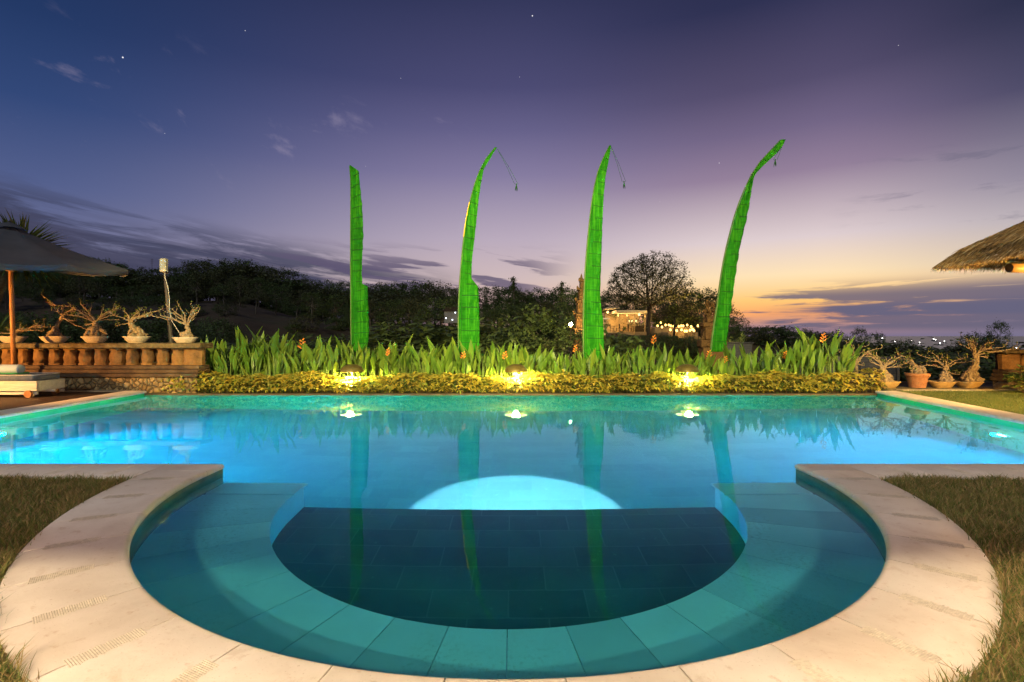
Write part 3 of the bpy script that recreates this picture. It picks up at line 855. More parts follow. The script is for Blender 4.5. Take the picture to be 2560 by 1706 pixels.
# ------------------------------------------------------------------ bonsai desert roses
M_BARK = varied('pale bonsai bark', (.14, .10, .055), (.32, .23, .13), 22, .85, 1.0, .03, (.40, .30, .18))
M_BLEAF = leafy('bonsai leaves', [(.16, .22, .04), (.22, .26, .05), (.28, .27, .06), (.12, .17, .04)], .5, .3)
M_PINK = leafy('pink flowers', [(.65, .10, .12), (.75, .18, .18), (.60, .07, .10)], .55, .3)
M_POTP = varied('pale glazed pot', (.46, .36, .25), (.60, .50, .36), 7, .5, .12, .004)
M_POTC = varied('ochre glazed pot', (.40, .24, .08), (.56, .36, .13), 7, .5, .2, .004)
M_POTT = varied('terracotta', (.33, .13, .05), (.46, .20, .08), 9, .8, .3, .004, (.30, .17, .08))
def bonsai(name, label, Y, pot, trunk, limbs, seed, leafn=4, flowers=(), group=None, potmat=None, ysp=.32, roots=6, basez=None):
    r = random.Random(seed)
    k = Y / F
    if pot: cx, rim, wpx, kind = pot; o = P(cx, rim, Y)
    else: o = P(trunk[0][0], trunk[0][1], Y); kind = None
    e = empty(name, o)
    if pot:
        R = wpx * k / 2
        if kind == 'bowl':
            hgt = 15.5 * k
            mb = MB(); mb.lathe([(R * .5, -hgt), (R * .56, -hgt), (R * .58, -hgt + .012), (R * .66, -hgt * .85), (R * .84, -hgt * .45), (R * .93, -.03), (R, -.012), (R * 1.0, .004), (R * .95, .006), (R * .90, -.012), (R * .86, -.03)], 28, sy=.72)
            mb.lathe([(R * .87, -.028), (R * .5, -.005), (.001, .01)], 28, sy=.72, mi=1)
            for s1, s2 in ((-1, -1), (1, -1), (-1, 1), (1, 1)): mb.box((s1 * R * .38, s2 * R * .26, -hgt - .008), (R * .2, R * .12, .02))
            basez = -hgt - .018
        else:
            hgt = 36 * k; rb = R * .66
            mb = MB(); prof = [(rb * .9, -hgt), (rb, -hgt), (rb + (R * .9 - rb) * .5, -hgt * .5), (R * .90, -.07), (R * .91, -.062), (R, -.06), (R * 1.0, -.006), (R * .96, .0), (R * .9, -.004), (R * .87, -.04)]
            n = 36; vs = []; fs = []
            for q, (rr, z) in enumerate(prof):
                for a_ in range(n):
                    f = 1 - (.035 if (a_ % 3 == 0 and 1 <= q <= 3) else 0)
                    vs.append((rr * f * cos(2 * pi * a_ / n), rr * f * sin(2 * pi * a_ / n), z))
            for q in range(len(prof) - 1):
                for a_ in range(n):
                    l = (a_ + 1) % n; fs.append((q * n + a_, q * n + l, q * n + n + l, q * n + n + a_))
            mb.add(vs, fs); mb.lathe([(R * .88, -.035), (R * .5, -.01), (.001, 0)], n, mi=1)
        mb.build('pot', [potmat, M_SOIL], e, autosmooth=40)
    T = MB(); Lf = MB(); Fl = MB()
    def loc(px, py, dy=0.0): return P(px, py, Y) - o + Vector((0, dy, 0))
    tp = [loc(a, b, 0) for a, b, w in trunk]; tr = [w * k for a, b, w in trunk]
    tp = [Vector((tp[0].x, 0, tp[0].z - .05 if pot else tp[0].z))] + tp; tr = [tr[0] * 1.15] + tr
    # densify with lumps
    pts, rad = [], []
    for i in range(len(tp) - 1):
        for q in range(4):
            s = q / 4
            pts.append(tp[i].lerp(tp[i + 1], s) + Vector((r.uniform(-1, 1), r.uniform(-1, 1), 0)) * tr[i] * .14)
            rad.append(lerp(tr[i], tr[i + 1], s) * r.uniform(.86, 1.14))
    pts.append(tp[-1]); rad.append(tr[-1])
    fat = tr[1] > .05
    T.tube(pts, [q * (.62 if fat and i < len(pts) * .7 else .95) for i, q in enumerate(rad)], 9)
    if fat:                                                        # the swollen trunk is a twist of ropes and roots
        nr = roots + 3; tw = r.uniform(-1.6, 1.6)
        for i in range(nr):
            a = 2 * pi * i / nr + r.uniform(-.3, .3); ps = []; qs = []
            for j, (p, q) in enumerate(zip(pts, rad)):
                u = j / (len(pts) - 1)
                f = (.78 if u > .18 else 1.05) * r.uniform(.85, 1.12); an = a + tw * u + r.uniform(-.12, .12)
                ps.append(p + Vector((cos(an) * q * f * .72, sin(an) * q * f * .6, -.02 if j == 0 else 0))); qs.append(max(.008, q * r.uniform(.26, .40) * (1 - .3 * u)))
            m_ = r.randint(int(len(ps) * .55), len(ps)) if i % 2 else len(ps)
            qs[m_ - 1] *= .5
            T.tube(ps[:m_], qs[:m_], 7)
        for i in range(roots):
            a = 2 * pi * i / roots + r.uniform(-.4, .4)
            c0 = tp[1] + Vector((0, 0, tr[1] * r.uniform(.2, .9)))
            R1 = tr[1] * r.uniform(.9, 1.25)
            q1 = c0 + Vector((cos(a) * R1 * .7, sin(a) * R1 * .6, -tr[1] * .2)); q2 = Vector((tp[1].x + cos(a) * R1 * 1.1, sin(a) * R1 * .75, tp[0].z + .04))
            T.tube([c0, q1, (q1 + q2) / 2 + Vector((0, 0, .01)), q2], [tr[1] * .24, tr[1] * .22, tr[1] * .18, tr[1] * .10], 7)
    tips = []
    def limb(a, b, r0, bow, depth=0):
        n = 8; L = (b - a).length
        fl = Vector((b.x - a.x, b.y - a.y, 0))
        if depth == 0: c1 = a + fl * r.uniform(.15, .45) + Vector((0, 0, (b.z - a.z) * r.uniform(.45, .95) + L * r.uniform(-.02, .10)))
        else: c1 = a.lerp(b, .5) - Vector((0, 0, L * .12))
        ps = []; wob = Vector((0, 0, 0))
        for i in range(n + 1):
            s = i / n
            wob = wob * .6 + Vector((r.uniform(-1, 1), r.uniform(-1, 1), r.uniform(-1, 1))) * L * .028
            ps.append(a * (1 - s) ** 2 + c1 * 2 * s * (1 - s) + b * s * s + wob * (0 if i in (0, n) else 1))
        ps.append(b + Vector((r.uniform(-.3, .3), r.uniform(-.2, .2), 1)).normalized() * r.uniform(.02, .05)); n += 1
        rs_ = [max(.0055, r0 * (1 - .62 * i / n)) for i in range(n + 1)]
        T.tube(ps, rs_, 6)
        tips.append((ps[-1], (ps[-1] - ps[-2]).normalized()))
        if depth < 1:
            for j in range(r.randint(2, 4)):
                i = r.randint(2, n - 1)
                d = (ps[i] - ps[i - 1]).normalized()
                d2 = (d + Vector((r.uniform(-1.1, 1.1), r.uniform(-1.1, 1.1), r.uniform(-.1, .8)))).normalized()
                limb(ps[i], ps[i] + d2 * L * r.uniform(.16, .36), rs_[i] * .8, .08, 1)
    top = tp[-1]
    for j, lm in enumerate(limbs):
        b = loc(lm[0], lm[1], r.uniform(-ysp, ysp))
        st = pts[-1 - r.randint(0, 3)] if len(pts) > 6 else top
        limb(Vector(st), b, r.uniform(.015, .022), .13)
    for (p, d) in tips:
        for i in range(r.randint(max(0, leafn - 1), leafn + 3)):
            a = r.uniform(0, 2 * pi)
            dd = d * .6 + Vector((cos(a), sin(a), r.uniform(0, .7)))
            Lf.leaf(p, dd, up_, r.uniform(.05, .10), r.uniform(.018, .032), .2, .2, 2, wmax=.6)
    T.build('trunk', M_BARK, e)
    if Lf.v: Lf.build('foliage', M_BLEAF, e)
    for (fx, fy) in flowers:
        Fm = MB(); c = loc(fx, fy, r.uniform(-.1, .1))
        # carry the flower on the nearest tip
        c = min((p for p, d in tips), key=lambda p: (p - c).length)
        for i in range(6):
            a = 2 * pi * i / 5
            Fm.leaf(c, (cos(a), sin(a) - .3, .55), up_, r.uniform(.05, .075), .045, .3, .1, 2, wmax=.65)
        Fm.build('flower', M_PINK, e)
    tag(e, label, 'bonsai', group)
    return e
GB = 'bonsais in bowls on the stone balustrade'
YB_ = 11.85
bonsai('potted_bonsai', 'low trailing bonsai in a pale bowl behind the parasol pole', YB_, (31, 842, 66, 'bowl'), [(35, 842, 7), (37, 836, 6), (40, 832, 4)],
       [(98, 814), (72, 821), (60, 822), (88, 828), (5, 832), (15, 826), (110, 818)], 1, 3, (), GB, M_POTP)
bonsai('potted_bonsai', 'bent-trunked bonsai rising to one side, in the bowl next after the parasol pole', YB_, (137, 842, 68, 'bowl'), [(137, 838, 15), (138, 826, 11), (142, 812, 6), (152, 799, 4.5), (158, 790, 4)],
       [(132, 772), (150, 778), (178, 776), (195, 792), (185, 802), (214, 832), (140, 765), (200, 775)], 2, 4, (), GB, M_POTP)
bonsai('potted_bonsai', 'widest bonsai with a fat round trunk and a pink flower on a long branch', YB_, (238, 842, 63, 'bowl'), [(238, 836, 21), (238, 824, 17), (239, 813, 8), (240, 806, 5)],
       [(122, 758), (150, 778), (185, 770), (205, 763), (228, 782), (262, 778), (303, 773), (290, 777), (300, 790), (196, 812), (280, 800), (200, 790)], 3, 4, [(122, 758), (207, 768)], GB, M_POTP)
bonsai('potted_bonsai', 'lumpy leaning bonsai with flat spreading branches, bowl before the flood lamp pole', YB_, (342, 842, 64, 'bowl'), [(346, 836, 18), (338, 825, 13), (327, 812, 7), (325, 804, 5)],
       [(333, 775), (352, 778), (380, 778), (377, 792), (295, 792), (287, 785), (275, 815), (340, 790), (310, 780), (365, 788)], 4, 3, (), GB, M_POTP)
bonsai('potted_bonsai', 'bare forked bonsai in the white bowl at the end of the balustrade', YB_, (463, 844, 60, 'bowl'), [(466, 838, 12), (471, 829, 9), (467, 819, 5.5), (468, 814, 4.5)],
       [(384, 793), (400, 778), (432, 775), (460, 767), (485, 772), (498, 774), (503, 782), (440, 788), (470, 780), (415, 790)], 5, 1, [(400, 778)], GB, M_POTP)
GR = 'bonsais in pots on the mossy ledge'
YR = 11.80
bonsai('potted_bonsai', 'bonsai with wide drooping branches in the ochre bowl beside the hedge end', YR, (2219, 954, 60, 'bowl'), [(2210, 946, 17), (2210, 934, 13), (2208, 924, 7), (2206, 920, 6)],
       [(2166, 890), (2175, 882), (2190, 897), (2225, 897), (2245, 893), (2268, 902), (2275, 918), (2240, 912), (2198, 885), (2230, 905), (2178, 905)], 6, 3, [(2238, 888), (2168, 896)], GR, M_POTC)
bonsai('potted_bonsai', 'bonsai bending sideways out of a tall ribbed terracotta pot', YR, (2293, 933, 52, 'tall'), [(2296, 930, 15), (2289, 918, 8), (2280, 907, 5.5), (2275, 901, 4.5)],
       [(2240, 888), (2250, 898), (2262, 886), (2288, 902), (2243, 907), (2262, 928), (2252, 915)], 7, 4, [(2240, 888)], GR, M_POTT)
bonsai('potted_bonsai', 'bonsai with upright leafy shoots in the ochre bowl next to the terracotta pot', YR, (2355, 954, 64, 'bowl'), [(2364, 948, 15), (2362, 936, 11), (2364, 926, 8), (2361, 919, 5)],
       [(2316, 900), (2330, 893), (2352, 884), (2357, 897), (2387, 889), (2400, 896), (2402, 905), (2397, 916), (2323, 914), (2386, 936), (2372, 900), (2340, 905)], 8, 5, [(2338, 908)], GR, M_POTC)
bonsai('potted_bonsai', 'tallest bonsai with a thick leaning trunk in the bowl nearest the old balustrade', YR, (2421, 954, 66, 'bowl'), [(2424, 946, 20), (2428, 932, 17), (2436, 914, 11), (2440, 896, 8), (2437, 882, 6)],
       [(2390, 852), (2403, 848), (2418, 854), (2452, 860), (2464, 856), (2480, 868), (2500, 874), (2522, 872), (2470, 885), (2490, 880), (2410, 862), (2455, 895)], 9, 5, [(2482, 866)], GR, M_POTC)
bonsai('bare_shrub', 'leafless twisted shrub standing behind the end of the hedge', 12.9, None, [(2144, 960, 4.5), (2142, 935, 4), (2140, 915, 3.4), (2138, 902, 3)],
       [(2112, 882), (2125, 865), (2140, 860), (2160, 868), (2178, 872), (2165, 880), (2108, 892), (2182, 884), (2126, 900), (2160, 905), (2120, 910), (2165, 915)], 10, 1, (), None, None, .3, 0)
# ------------------------------------------------------------------ banners
def mat_cloth():
    m, t, out = newmat('green banner cloth')
    tc = t.node('ShaderNodeTexCoord').outputs['Object']
    n = t.noise(tc, 3.5, 5, .6); w = t.noise(t.mapping(tc, sc=(60, 60, 300)), 3, 2, .5)
    n4 = t.noise(t.mapping(tc, sc=(3, 3, 14)), 1.2, 4, .6)
    c = t.ramp(t.math('ADD', t.math('MULTIPLY', n, .5), t.math('MULTIPLY', n4, .5)), [(.32, (.005, .10, .003)), (.5, (.013, .165, .005)), (.68, (.03, .25, .008))])
    n6 = t.noise(t.mapping(tc, sc=(16, 16, .45)), 1.5, 3, .5)
    c = t.mix(t.smooth(n6, .45, .68, 0, .75), c, (.055, .30, .010))  # lighter streaks: light through the cloth, painted into its colour
    b = principled(t, out, c, .75, t.bump(t.math('ADD', w, t.math('MULTIPLY', n, 2)), .15, .01), .1)
    tr = t.node('ShaderNodeBsdfTranslucent'); t.l.new(c, tr.inputs['Color'])
    mx = t.node('ShaderNodeMixShader'); mx.inputs[0].default_value = .35
    t.l.new(b.outputs[0], mx.inputs[1]); t.l.new(tr.outputs[0], mx.inputs[2]); t.l.new(mx.outputs[0], out.inputs['Surface'])
    return m
M_CLOTH = mat_cloth()
M_SEAM = varied('dark green seam', (.003, .045, .003), (.006, .075, .005), 20, .8, .1)
M_BAMBOO = varied('bamboo pole', (.04, .10, .02), (.08, .16, .035), 6, .5, .2)
M_YEL = varied('yellow trim', (.55, .38, .03), (.70, .5, .05), 9, .7, .1)
YBN = 13.35
BAN = [
 ([(874, 415), (877, 447), (877, 554), (877, 661), (878, 740), (878.6, 840), (881, 880)], [(876, 414), (899, 430), (906, 511), (910, 590), (908, 680), (909, 712), (922, 716), (923.5, 833), (918, 880)], 'straight green banner with a cut top, standing behind the first dome lamp', None),
 ([(1238, 368.6), (1211, 400.7), (1188, 454), (1170, 526), (1159.5, 597), (1153.5, 668), (1149, 725.6), (1147, 804), (1148, 880)], [(1243, 371), (1225.6, 399), (1209.5, 426), (1202, 465), (1197, 500.6), (1191.6, 558), (1186, 611), (1181, 650), (1179, 697), (1196, 718), (1199, 804), (1199, 880)], 'green banner with a hooked tip and a yellow edge, in front of the wooded skyline', [(1243, 372), (1268, 415), (1291, 461)]),
 ([(1525.4, 363), (1507.6, 397), (1493, 436), (1481, 500.6), (1472, 583), (1465, 668), (1461, 750.5), (1460, 840), (1461, 900)], [(1527, 366), (1520, 408), (1513, 443.5), (1507, 504), (1504, 561), (1502, 636), (1500.5, 708), (1500, 745), (1507, 804), (1509, 900)], 'green banner with a sharp pointed tip beside the carved stone gate tower', [(1527, 366), (1545, 410), (1560, 455)]),
 ([(1953.5, 349), (1928.5, 376), (1900, 406), (1880, 436), (1860.7, 479), (1841, 529), (1825, 590), (1814, 636), (1803.5, 697), (1794.6, 768), (1785.7, 822), (1779, 880)], [(1962, 351), (1946, 379), (1907, 415), (1885.7, 436), (1876.7, 458), (1873, 483), (1866, 529), (1860.7, 558), (1848, 618.6), (1841, 668), (1830, 733), (1824, 770), (1816, 815), (1809, 880)], 'most slanted green banner, leaning over toward the thatched roof', [(1960, 352), (1950, 375), (1938, 400)]),
]
def along(pts, n):
    d = [0]
    for a, b in zip(pts, pts[1:]): d.append(d[-1] + sqrt((a[0] - b[0]) ** 2 + (a[1] - b[1]) ** 2))
    out = []
    for i in range(n + 1):
        s = d[-1] * i / n
        for j in range(len(pts) - 1):
            if s <= d[j + 1] or j == len(pts) - 2:
                u = (s - d[j]) / max(1e-6, d[j + 1] - d[j]); out.append((lerp(pts[j][0], pts[j + 1][0], u), lerp(pts[j][1], pts[j + 1][1], u))); break
    return out
def smoothline(pts, it=2):
    for _ in range(it):
        q = [pts[0]]
        for a, b in zip(pts, pts[1:]): q += [(a[0] * .75 + b[0] * .25, a[1] * .75 + b[1] * .25), (a[0] * .25 + b[0] * .75, a[1] * .25 + b[1] * .75)]
        pts = q + [pts[-1]]
    return pts
for bi, (le, ri, label, tail) in enumerate(BAN):
    rnd = random.Random(90 + bi)
    Lp = along(smoothline(le), 90); Rp = along(ri, 90)
    base = P(le[-1][0], 840, YBN); base.z = -.12
    e = empty('banner', base)
    mb = MB(); mb.off = base; nc = 9; vs = []
    for i in range(91):
        for j in range(nc):
            u = j / (nc - 1)
            sc = 1 + (rnd.uniform(-.003, .003) if j == nc - 1 else 0)
            p = P(lerp(Lp[i][0], Rp[i][0], u), lerp(Lp[i][1], Rp[i][1], u), YBN)
            fold = -.016 * u * abs(sin(pi * i / 5)) * min(1, i / 20) + min(1, i / 25) * .05 * sin(u * 5.2 + i * .11 + bi) * u + .012 * sin(i * .9 + u * 2) * u - .02 * exp(-((i % 5) - 2.5) ** 2) * u
            p.y += fold - .06 * u
            vs.append(p)
    mb.add(vs, [(i * nc + j, i * nc + j + 1, i * nc + nc + j + 1, i * nc + nc + j) for i in range(90) for j in range(nc - 1)])
    cl = mb.build('cloth', M_CLOTH, e)
    md = cl.modifiers.new('thickness', 'SOLIDIFY'); md.thickness = .004
    mb = MB(); mb.off = base
    for i in range(6, 88, 5):
        pp = [Vector(vs[i * nc + j]) + Vector((0, -.006, rnd.uniform(-.006, .006))) for j in range(1 if rnd.random() < .7 else 3, nc)]
        mb.tube(pp, .012 * rnd.uniform(.6, 1.1), 5)
    mb.tube([Vector(vs[i * nc + 1]) + Vector((.0, -.005, 0)) for i in range(24, 90, 2)], .005, 5)
    mb.build('seams', M_SEAM, cl)
    mb = MB(); mb.off = base
    pp = [P(a - 1.2, b, YBN) + Vector((0, .03, 0)) for a, b in Lp[::6]]
    pp = pp + [Vector((pp[-1].x + .005, YBN + .012, -.15))]
    mb.tube(pp, [lerp(.010, .034, i / (len(pp) - 1)) for i in range(len(pp))], 8)
    mb.build('pole', M_BAMBOO, e)
    if bi == 1:
        mb = MB(); mb.off = base
        mb.tube([P(a - 1.6, b, YBN) + Vector((0, -.01, 0)) for a, b in Lp[26:42]], .014, 5); mb.build('yellow_trim', M_YEL, e)
    if tail:
        mb = MB(); mb.off = base
        for s in (-1, 1):
            mb.tube([P(a + s * i * 2.2, b, YBN) for i, (a, b) in enumerate(tail)], .0045, 5)
        t_ = mb.build('tail_cord', M_SEAM, e)
        mb = MB(); mb.off = base; c = P(tail[-1][0], tail[-1][1], YBN)
        for i in range(14):
            a = 2 * pi * i / 14; q = rnd.uniform(.02, .06)
            mb.tube([c, c + Vector((cos(a) * q * .4, sin(a) * q * .4, -.08)), c + Vector((cos(a) * q * .7, sin(a) * q * .7, -.17 + rnd.uniform(-.03, .03)))], [.004, .004, .002], 4)
        mb.blob(c, .02, 8, 5); mb.build('tassel', M_SEAM, e)
    tag(e, label, 'banner', 'green banners on poles behind the heliconias')

# ------------------------------------------------------------------ dome lamps in the hedge
M_SHADE = varied('dark copper shade', (.10, .075, .02), (.18, .14, .04), 9, .45, .15, .003, metal=.5)
M_POST = varied('lamp post metal', (.05, .04, .02), (.10, .08, .04), 9, .5, .1)
M_BULB = emit('lamp bulb', (1, .80, .30), 5)
M_SHIN = varied('white lamp reflector', (.70, .68, .60), (.78, .76, .70), 5, .6, .05)
for i, (px, lab) in enumerate(((880, 'dome garden lamp in the hedge below the straight banner'), (1290, 'dome garden lamp in the hedge between the second and third banners'), (1718, 'dome garden lamp in the hedge before the big bare tree'))):
    Y = 11.78; x = (px - CX) * Y / F
    e = empty('garden_lamp', (x, Y, -.115))
    mb = MB(); R = .27
    prof = [(.004, .70), (.03, .698)] + [(R * sin(a), .70 - .17 * (1 - cos(a))) for a in [radians(q) for q in range(12, 91, 11)]] + [(R + .004, .525), (R - .006, .52)]
    mb.lathe(list(reversed(prof)), 28)
    mb.lathe([(R * .97 * sin(a), .69 - .17 * (1 - cos(a))) for a in [radians(q) for q in range(88, 4, -14)]] + [(.003, .685)], 28, mi=1); mb.build('lamp_shade', [M_SHADE, M_SHIN], e, autosmooth=50)
    mb = MB(); mb.lathe([(.05, -.02), (.05, .01), (.02, .02), (.018, .50), (.03, .505), (.03, .53)], 14); mb.build('post', M_POST, e)
    mb = MB(); mb.blob((0, 0, .575), .035, 12, 8, (1, 1, 1.3)); mb.build('bulb', M_BULB, e)
    lamp('garden_lamp_light', 'POINT', (x, Y - .12, -.115 + .515), (520, 600, 330)[i], (1, .74, .20) if i < 2 else (.95, .85, .2), radius=.08)
    tag(e, lab, 'garden lamp', 'dome lamps along the hedge')

# ------------------------------------------------------------------ stone balustrades
M_STONE = varied('mossy carved stone', (.06, .027, .008), (.17, .082, .024), 4, .9, .8, .02, (.24, .125, .04))
M_STONEC = varied('lichen covered cap stone', (.035, .024, .010), (.11, .075, .032), 9, .9, .8, .015, (.24, .18, .09))
M_STONED = varied('weathered dark plinth', (.025, .014, .008), (.075, .042, .022), 3, .9, .7, .02, (.13, .08, .035))
def mat_cobble():
    m, t, out = newmat('rounded field stones')
    tc = t.node('ShaderNodeTexCoord').outputs['Object']
    v = t.node('ShaderNodeTexVoronoi', feature='DISTANCE_TO_EDGE'); t.l.new(t.mapping(tc, sc=(1, .2, 1)), v.inputs['Vector']); v.inputs['Scale'].default_value = 8.5
    v2 = t.node('ShaderNodeTexVoronoi', feature='F1'); t.l.new(t.mapping(tc, sc=(1, .2, 1)), v2.inputs['Vector']); v2.inputs['Scale'].default_value = 8.5
    n = t.noise(tc, 30, 5, .6)
    d = v.outputs['Distance']
    s = t.node('ShaderNodeSeparateColor'); t.l.new(v2.outputs['Color'], s.inputs[0])
    c = t.ramp(t.math('ADD', t.math('MULTIPLY', s.outputs[0], .6), t.math('MULTIPLY', n, .4)), [(.2, (.15, .095, .04)), (.8, (.33, .23, .11))])
    c = t.mix(t.smooth(d, .02, .07, 1, 0), c, (.05, .035, .02))
    h = t.math('ADD', t.smooth(d, 0, .25), t.math('MULTIPLY', n, .15))
    principled(t, out, c, .85, t.bump(h, .9, .05), .2)
    return m
M_COB = mat_cobble()
def balustrade(loc, length, label, nb, cap_w, z0, zp, zb, zc, ztop, cobble=True, rz=0, group=None, step=None):
    """grows from loc.x to loc.x+length along local x"""
    r = random.Random(int(abs(loc[0]) * 10)); e = empty('balustrade_wall', loc, rz)
    z = loc[2]
    if cobble:
        mb = MB(); mb.box((length / 2, .16, (z0 + zp) / 2 - z), (length, .42, zp - z0)); mb.build('stone_base', M_COB, e, smooth=False)
    mb = MB()
    for i in range(3):
        h = (zb - zp) / 3 - .004
        mb.box((length / 2 + .01 * i, .15 + .012 * i, zp - z + h * (i + .5) + .004 * i), (length + .10 - .035 * i, .50 - .04 * i, h), bev=.012)
    mb.build('plinth', M_STONED, e, autosmooth=40)
    mb = MB(); x = -.12; n = max(2, int(length / 1.45))
    for i in range(n):
        w = (length + .24) / n
        mb.box((-.12 + w * (i + .5), .15 + r.uniform(-.006, .006), (zc + ztop) / 2 - z + r.uniform(-.004, .004)), (w - .006, cap_w, ztop - zc), bev=.02)
    mb.build('cap', M_STONEC, e, autosmooth=40)
    st = length / nb
    for i in range(nb):
        mb = MB(); cx = st * (i + .5); h = zc - zb; w = st * r.uniform(.58, .74)
        if i in (0, nb - 1) : w = st * .95
        prof = [(.50, 0), (.50, .10), (.40, .14), (.46, .30), (.50, .45), (.44, .62), (.36, .80), (.40, .88), (.50, .91), (.50, 1.0)] if 0 < i < nb - 1 else [(.5, 0), (.5, .3), (.5, .7), (.5, 1)]
        sx = r.uniform(.92, 1.05)
        q = [(a * w * 1.30 * sx * (1 + r.uniform(-.05, .05)), zb - z + b * h) for a, b in prof]
        vs = []; fs = []; m8 = 8
        for rr, zz in q:
            for k in range(m8):
                a = 2 * pi * k / m8 + pi / 8
                xx = max(-.92, min(.92, 1.18 * cos(a))); yy = max(-.92, min(.92, 1.18 * sin(a)))
                vs.append((cx + rr * xx, .15 + .13 * yy, zz))
        for a_ in range(len(q) - 1):
            for k in range(m8):
                l = (k + 1) % m8; fs.append((a_ * m8 + k, a_ * m8 + l, a_ * m8 + m8 + l, a_ * m8 + m8 + k))
        mb.add(vs, fs); mb.build('baluster', M_STONE, e, autosmooth=45)
    mb = MB(); mb.box((length / 2, .30, (zb + zc) / 2 - z), (length - .05, .06, zc - zb - .002)); mb.build('back_panel', M_STONED, e, smooth=False)
    tag(e, label, 'balustrade', group)
    return e
balustrade((-15.2, 11.58, -.06), 7.93, 'long mossy stone balustrade carrying the row of bonsai bowls', 22, .52, -.14, .295, .57, .955, 1.083)
balustrade((12.42, 12.55, -.08), 4.0, 'old stone balustrade behind the tallest bonsai, under the thatched roof', 10, .5, -.14, .10, .40, .80, .905, cobble=True)
# mossy ledge under the right hand pots and the rough stone block
M_MOSS = varied('mossy ledge stone', (.07, .06, .025), (.17, .13, .06), 7, .95, .8, .02, (.13, .13, .04))
mb = MB(); r = random.Random(4); x = 8.72
mb.off = Vector((10.6, 11.8, -.1))
while x < 11.25:
    w = r.uniform(.7, 1.0); mb.box((min(x + w / 2, 11.3), 11.86, -.055), (w - .008, .56, .155), bev=.02); x += w
led = mb.build('stone_ledge', M_MOSS, autosmooth=40); led.location = (10.6, 11.8, -.1)
tag(led, 'low mossy stone ledge carrying the bonsai pots', 'ledge')
mb = MB(); mb.off = Vector((11.45, 11.55, -.1))
mb.blob((11.45, 11.68, .02), .16, 10, 7, (1, .9, 1.0), random.Random(3), .10)
mb.box((11.45, 11.68, -.03), (.25, .22, .30), rz=.1, bev=.03)
blk = mb.build('stone_block', varied('rough yellow stone', (.30, .22, .08), (.50, .38, .16), 12, .9, 1, .03), autosmooth=50); blk.location = (11.45, 11.55, -.1)
tag(blk, 'rough upright stone block at the end of the mossy ledge', 'stone')
# grey panel fence behind the ledge
M_FEN = varied('grey fence boards', (.035, .038, .045), (.07, .072, .08), 3, .8, .2, .01, stretch=(1, 1, 8))
e = empty('panel_fence', (9.4, 15.6, -.6))
mb = MB()
for k in range(5): mb.box((.9, 0, .35 + k * .19), (3.4, .03, .182))
mb.build('boards', M_FEN, e, smooth=False)
for k in range(4):
    mb = MB(); mb.box((-.8 + k * 1.13, -.05, .55), (.08, .08, 1.35)); mb.build('post', M_FEN, e, smooth=False)
tag(e, 'dim grey board fence seen between the bonsai pots', 'fence')

# ------------------------------------------------------------------ flood lamp on its pole
Y = 12.35
b = P(430, 860, Y); b.z = .2; e = empty('flood_lamp_pole', b)
M_PM = varied('grey pole metal', (.03, .025, .022), (.06, .05, .045), 9, .5, .2, .003)
M_LB = varied('white lamp housing', (.26, .245, .21), (.36, .34, .30), 6, .5, .1)
M_WIRE = varied('white cable', (.5, .48, .44), (.62, .6, .55), 9, .6, .05)
mb = MB(); mb.off = b; tp = P(411, 672, Y)
mb.tube([(b.x, b.y, -.1), P(428, 855, Y), P(418, 740, Y), tp], [.055, .055, .042, .034], 10); mb.build('pole', M_PM, e)
mb = MB(); mb.off = b; c = P(409.5, 664, Y - .06); mb.box(c, (.155, .10, .345), bev=.02); o_ = mb.build('lamp_head', M_LB, e, autosmooth=40)
mb = MB(); mb.off = b; mb.box(P(416, 682, Y), (.10, .05, .05), bev=.01); mb.tube([P(414, 676, Y - .02), P(418, 681, Y - .02), P(421, 682, Y)], .012, 6); mb.build('bracket', M_PM, e)
mb = MB(); mb.off = b; mb.tube([P(412, 682, Y - .08), P(413, 695, Y - .1), P(419, 715, Y - .11), P(424, 745, Y - .07), P(423, 770, Y - .08), P(428, 800, Y - .12), P(452, 838, Y - .3)], .0065, 6); mb.build('cable', M_WIRE, e)
tag(e, 'white flood lamp head on a slanted grey pole behind the balustrade', 'flood lamp')

# ------------------------------------------------------------------ parasol
Y = 11.1; R = 2.16; zr = 2.86
base = Vector(((37 - CX) * Y / F, Y, -.02)); e = empty('parasol', base)
M_CANV = None
m, t, out = newmat('grey parasol canvas')
tc = t.node('ShaderNodeTexCoord').outputs['Object']; n = t.noise(tc, 2.5, 5, .6); w = t.noise(t.mapping(tc, sc=(90, 90, 90)), 2, 2, .5)
c = t.ramp(n, [(.3, (.105, .108, .125)), (.7, (.15, .152, .17))])
pb = principled(t, out, c, .85, t.bump(t.math('ADD', n, t.math('MULTIPLY', w, .2)), .2, .02), .1)
tr = t.node('ShaderNodeBsdfTranslucent', ins={'Color': (.30, .32, .40)}); mx = t.node('ShaderNodeMixShader'); mx.inputs[0].default_value = .3
t.l.new(pb.outputs[0], mx.inputs[1]); t.l.new(tr.outputs[0], mx.inputs[2]); t.l.new(mx.outputs[0], out.inputs['Surface']); M_CANV = m
M_TEAK = varied('orange teak', (.28, .11, .035), (.42, .19, .07), 3, .4, .2, .002, stretch=(9, 9, .6))
top = Vector(((23 - CX) * Y / F, Y, zr + .86))
tilt = Matrix.Rotation(radians(2.6), 3, 'Y') @ Matrix.Rotation(radians(3.8), 3, 'X')
hubc = Vector((top.x + .02, Y, zr))
def cp(k, f, drop=0.0):
    a = pi / 8 + k * pi / 4
    sag = .05 * sin(pi * f)
    v = Vector((R * f * cos(a), R * f * sin(a), (.84) * (1 - f) - sag - drop))
    return hubc + tilt @ v
mb = MB(); mb.off = base; vs = []; seg = 8; sub = 4
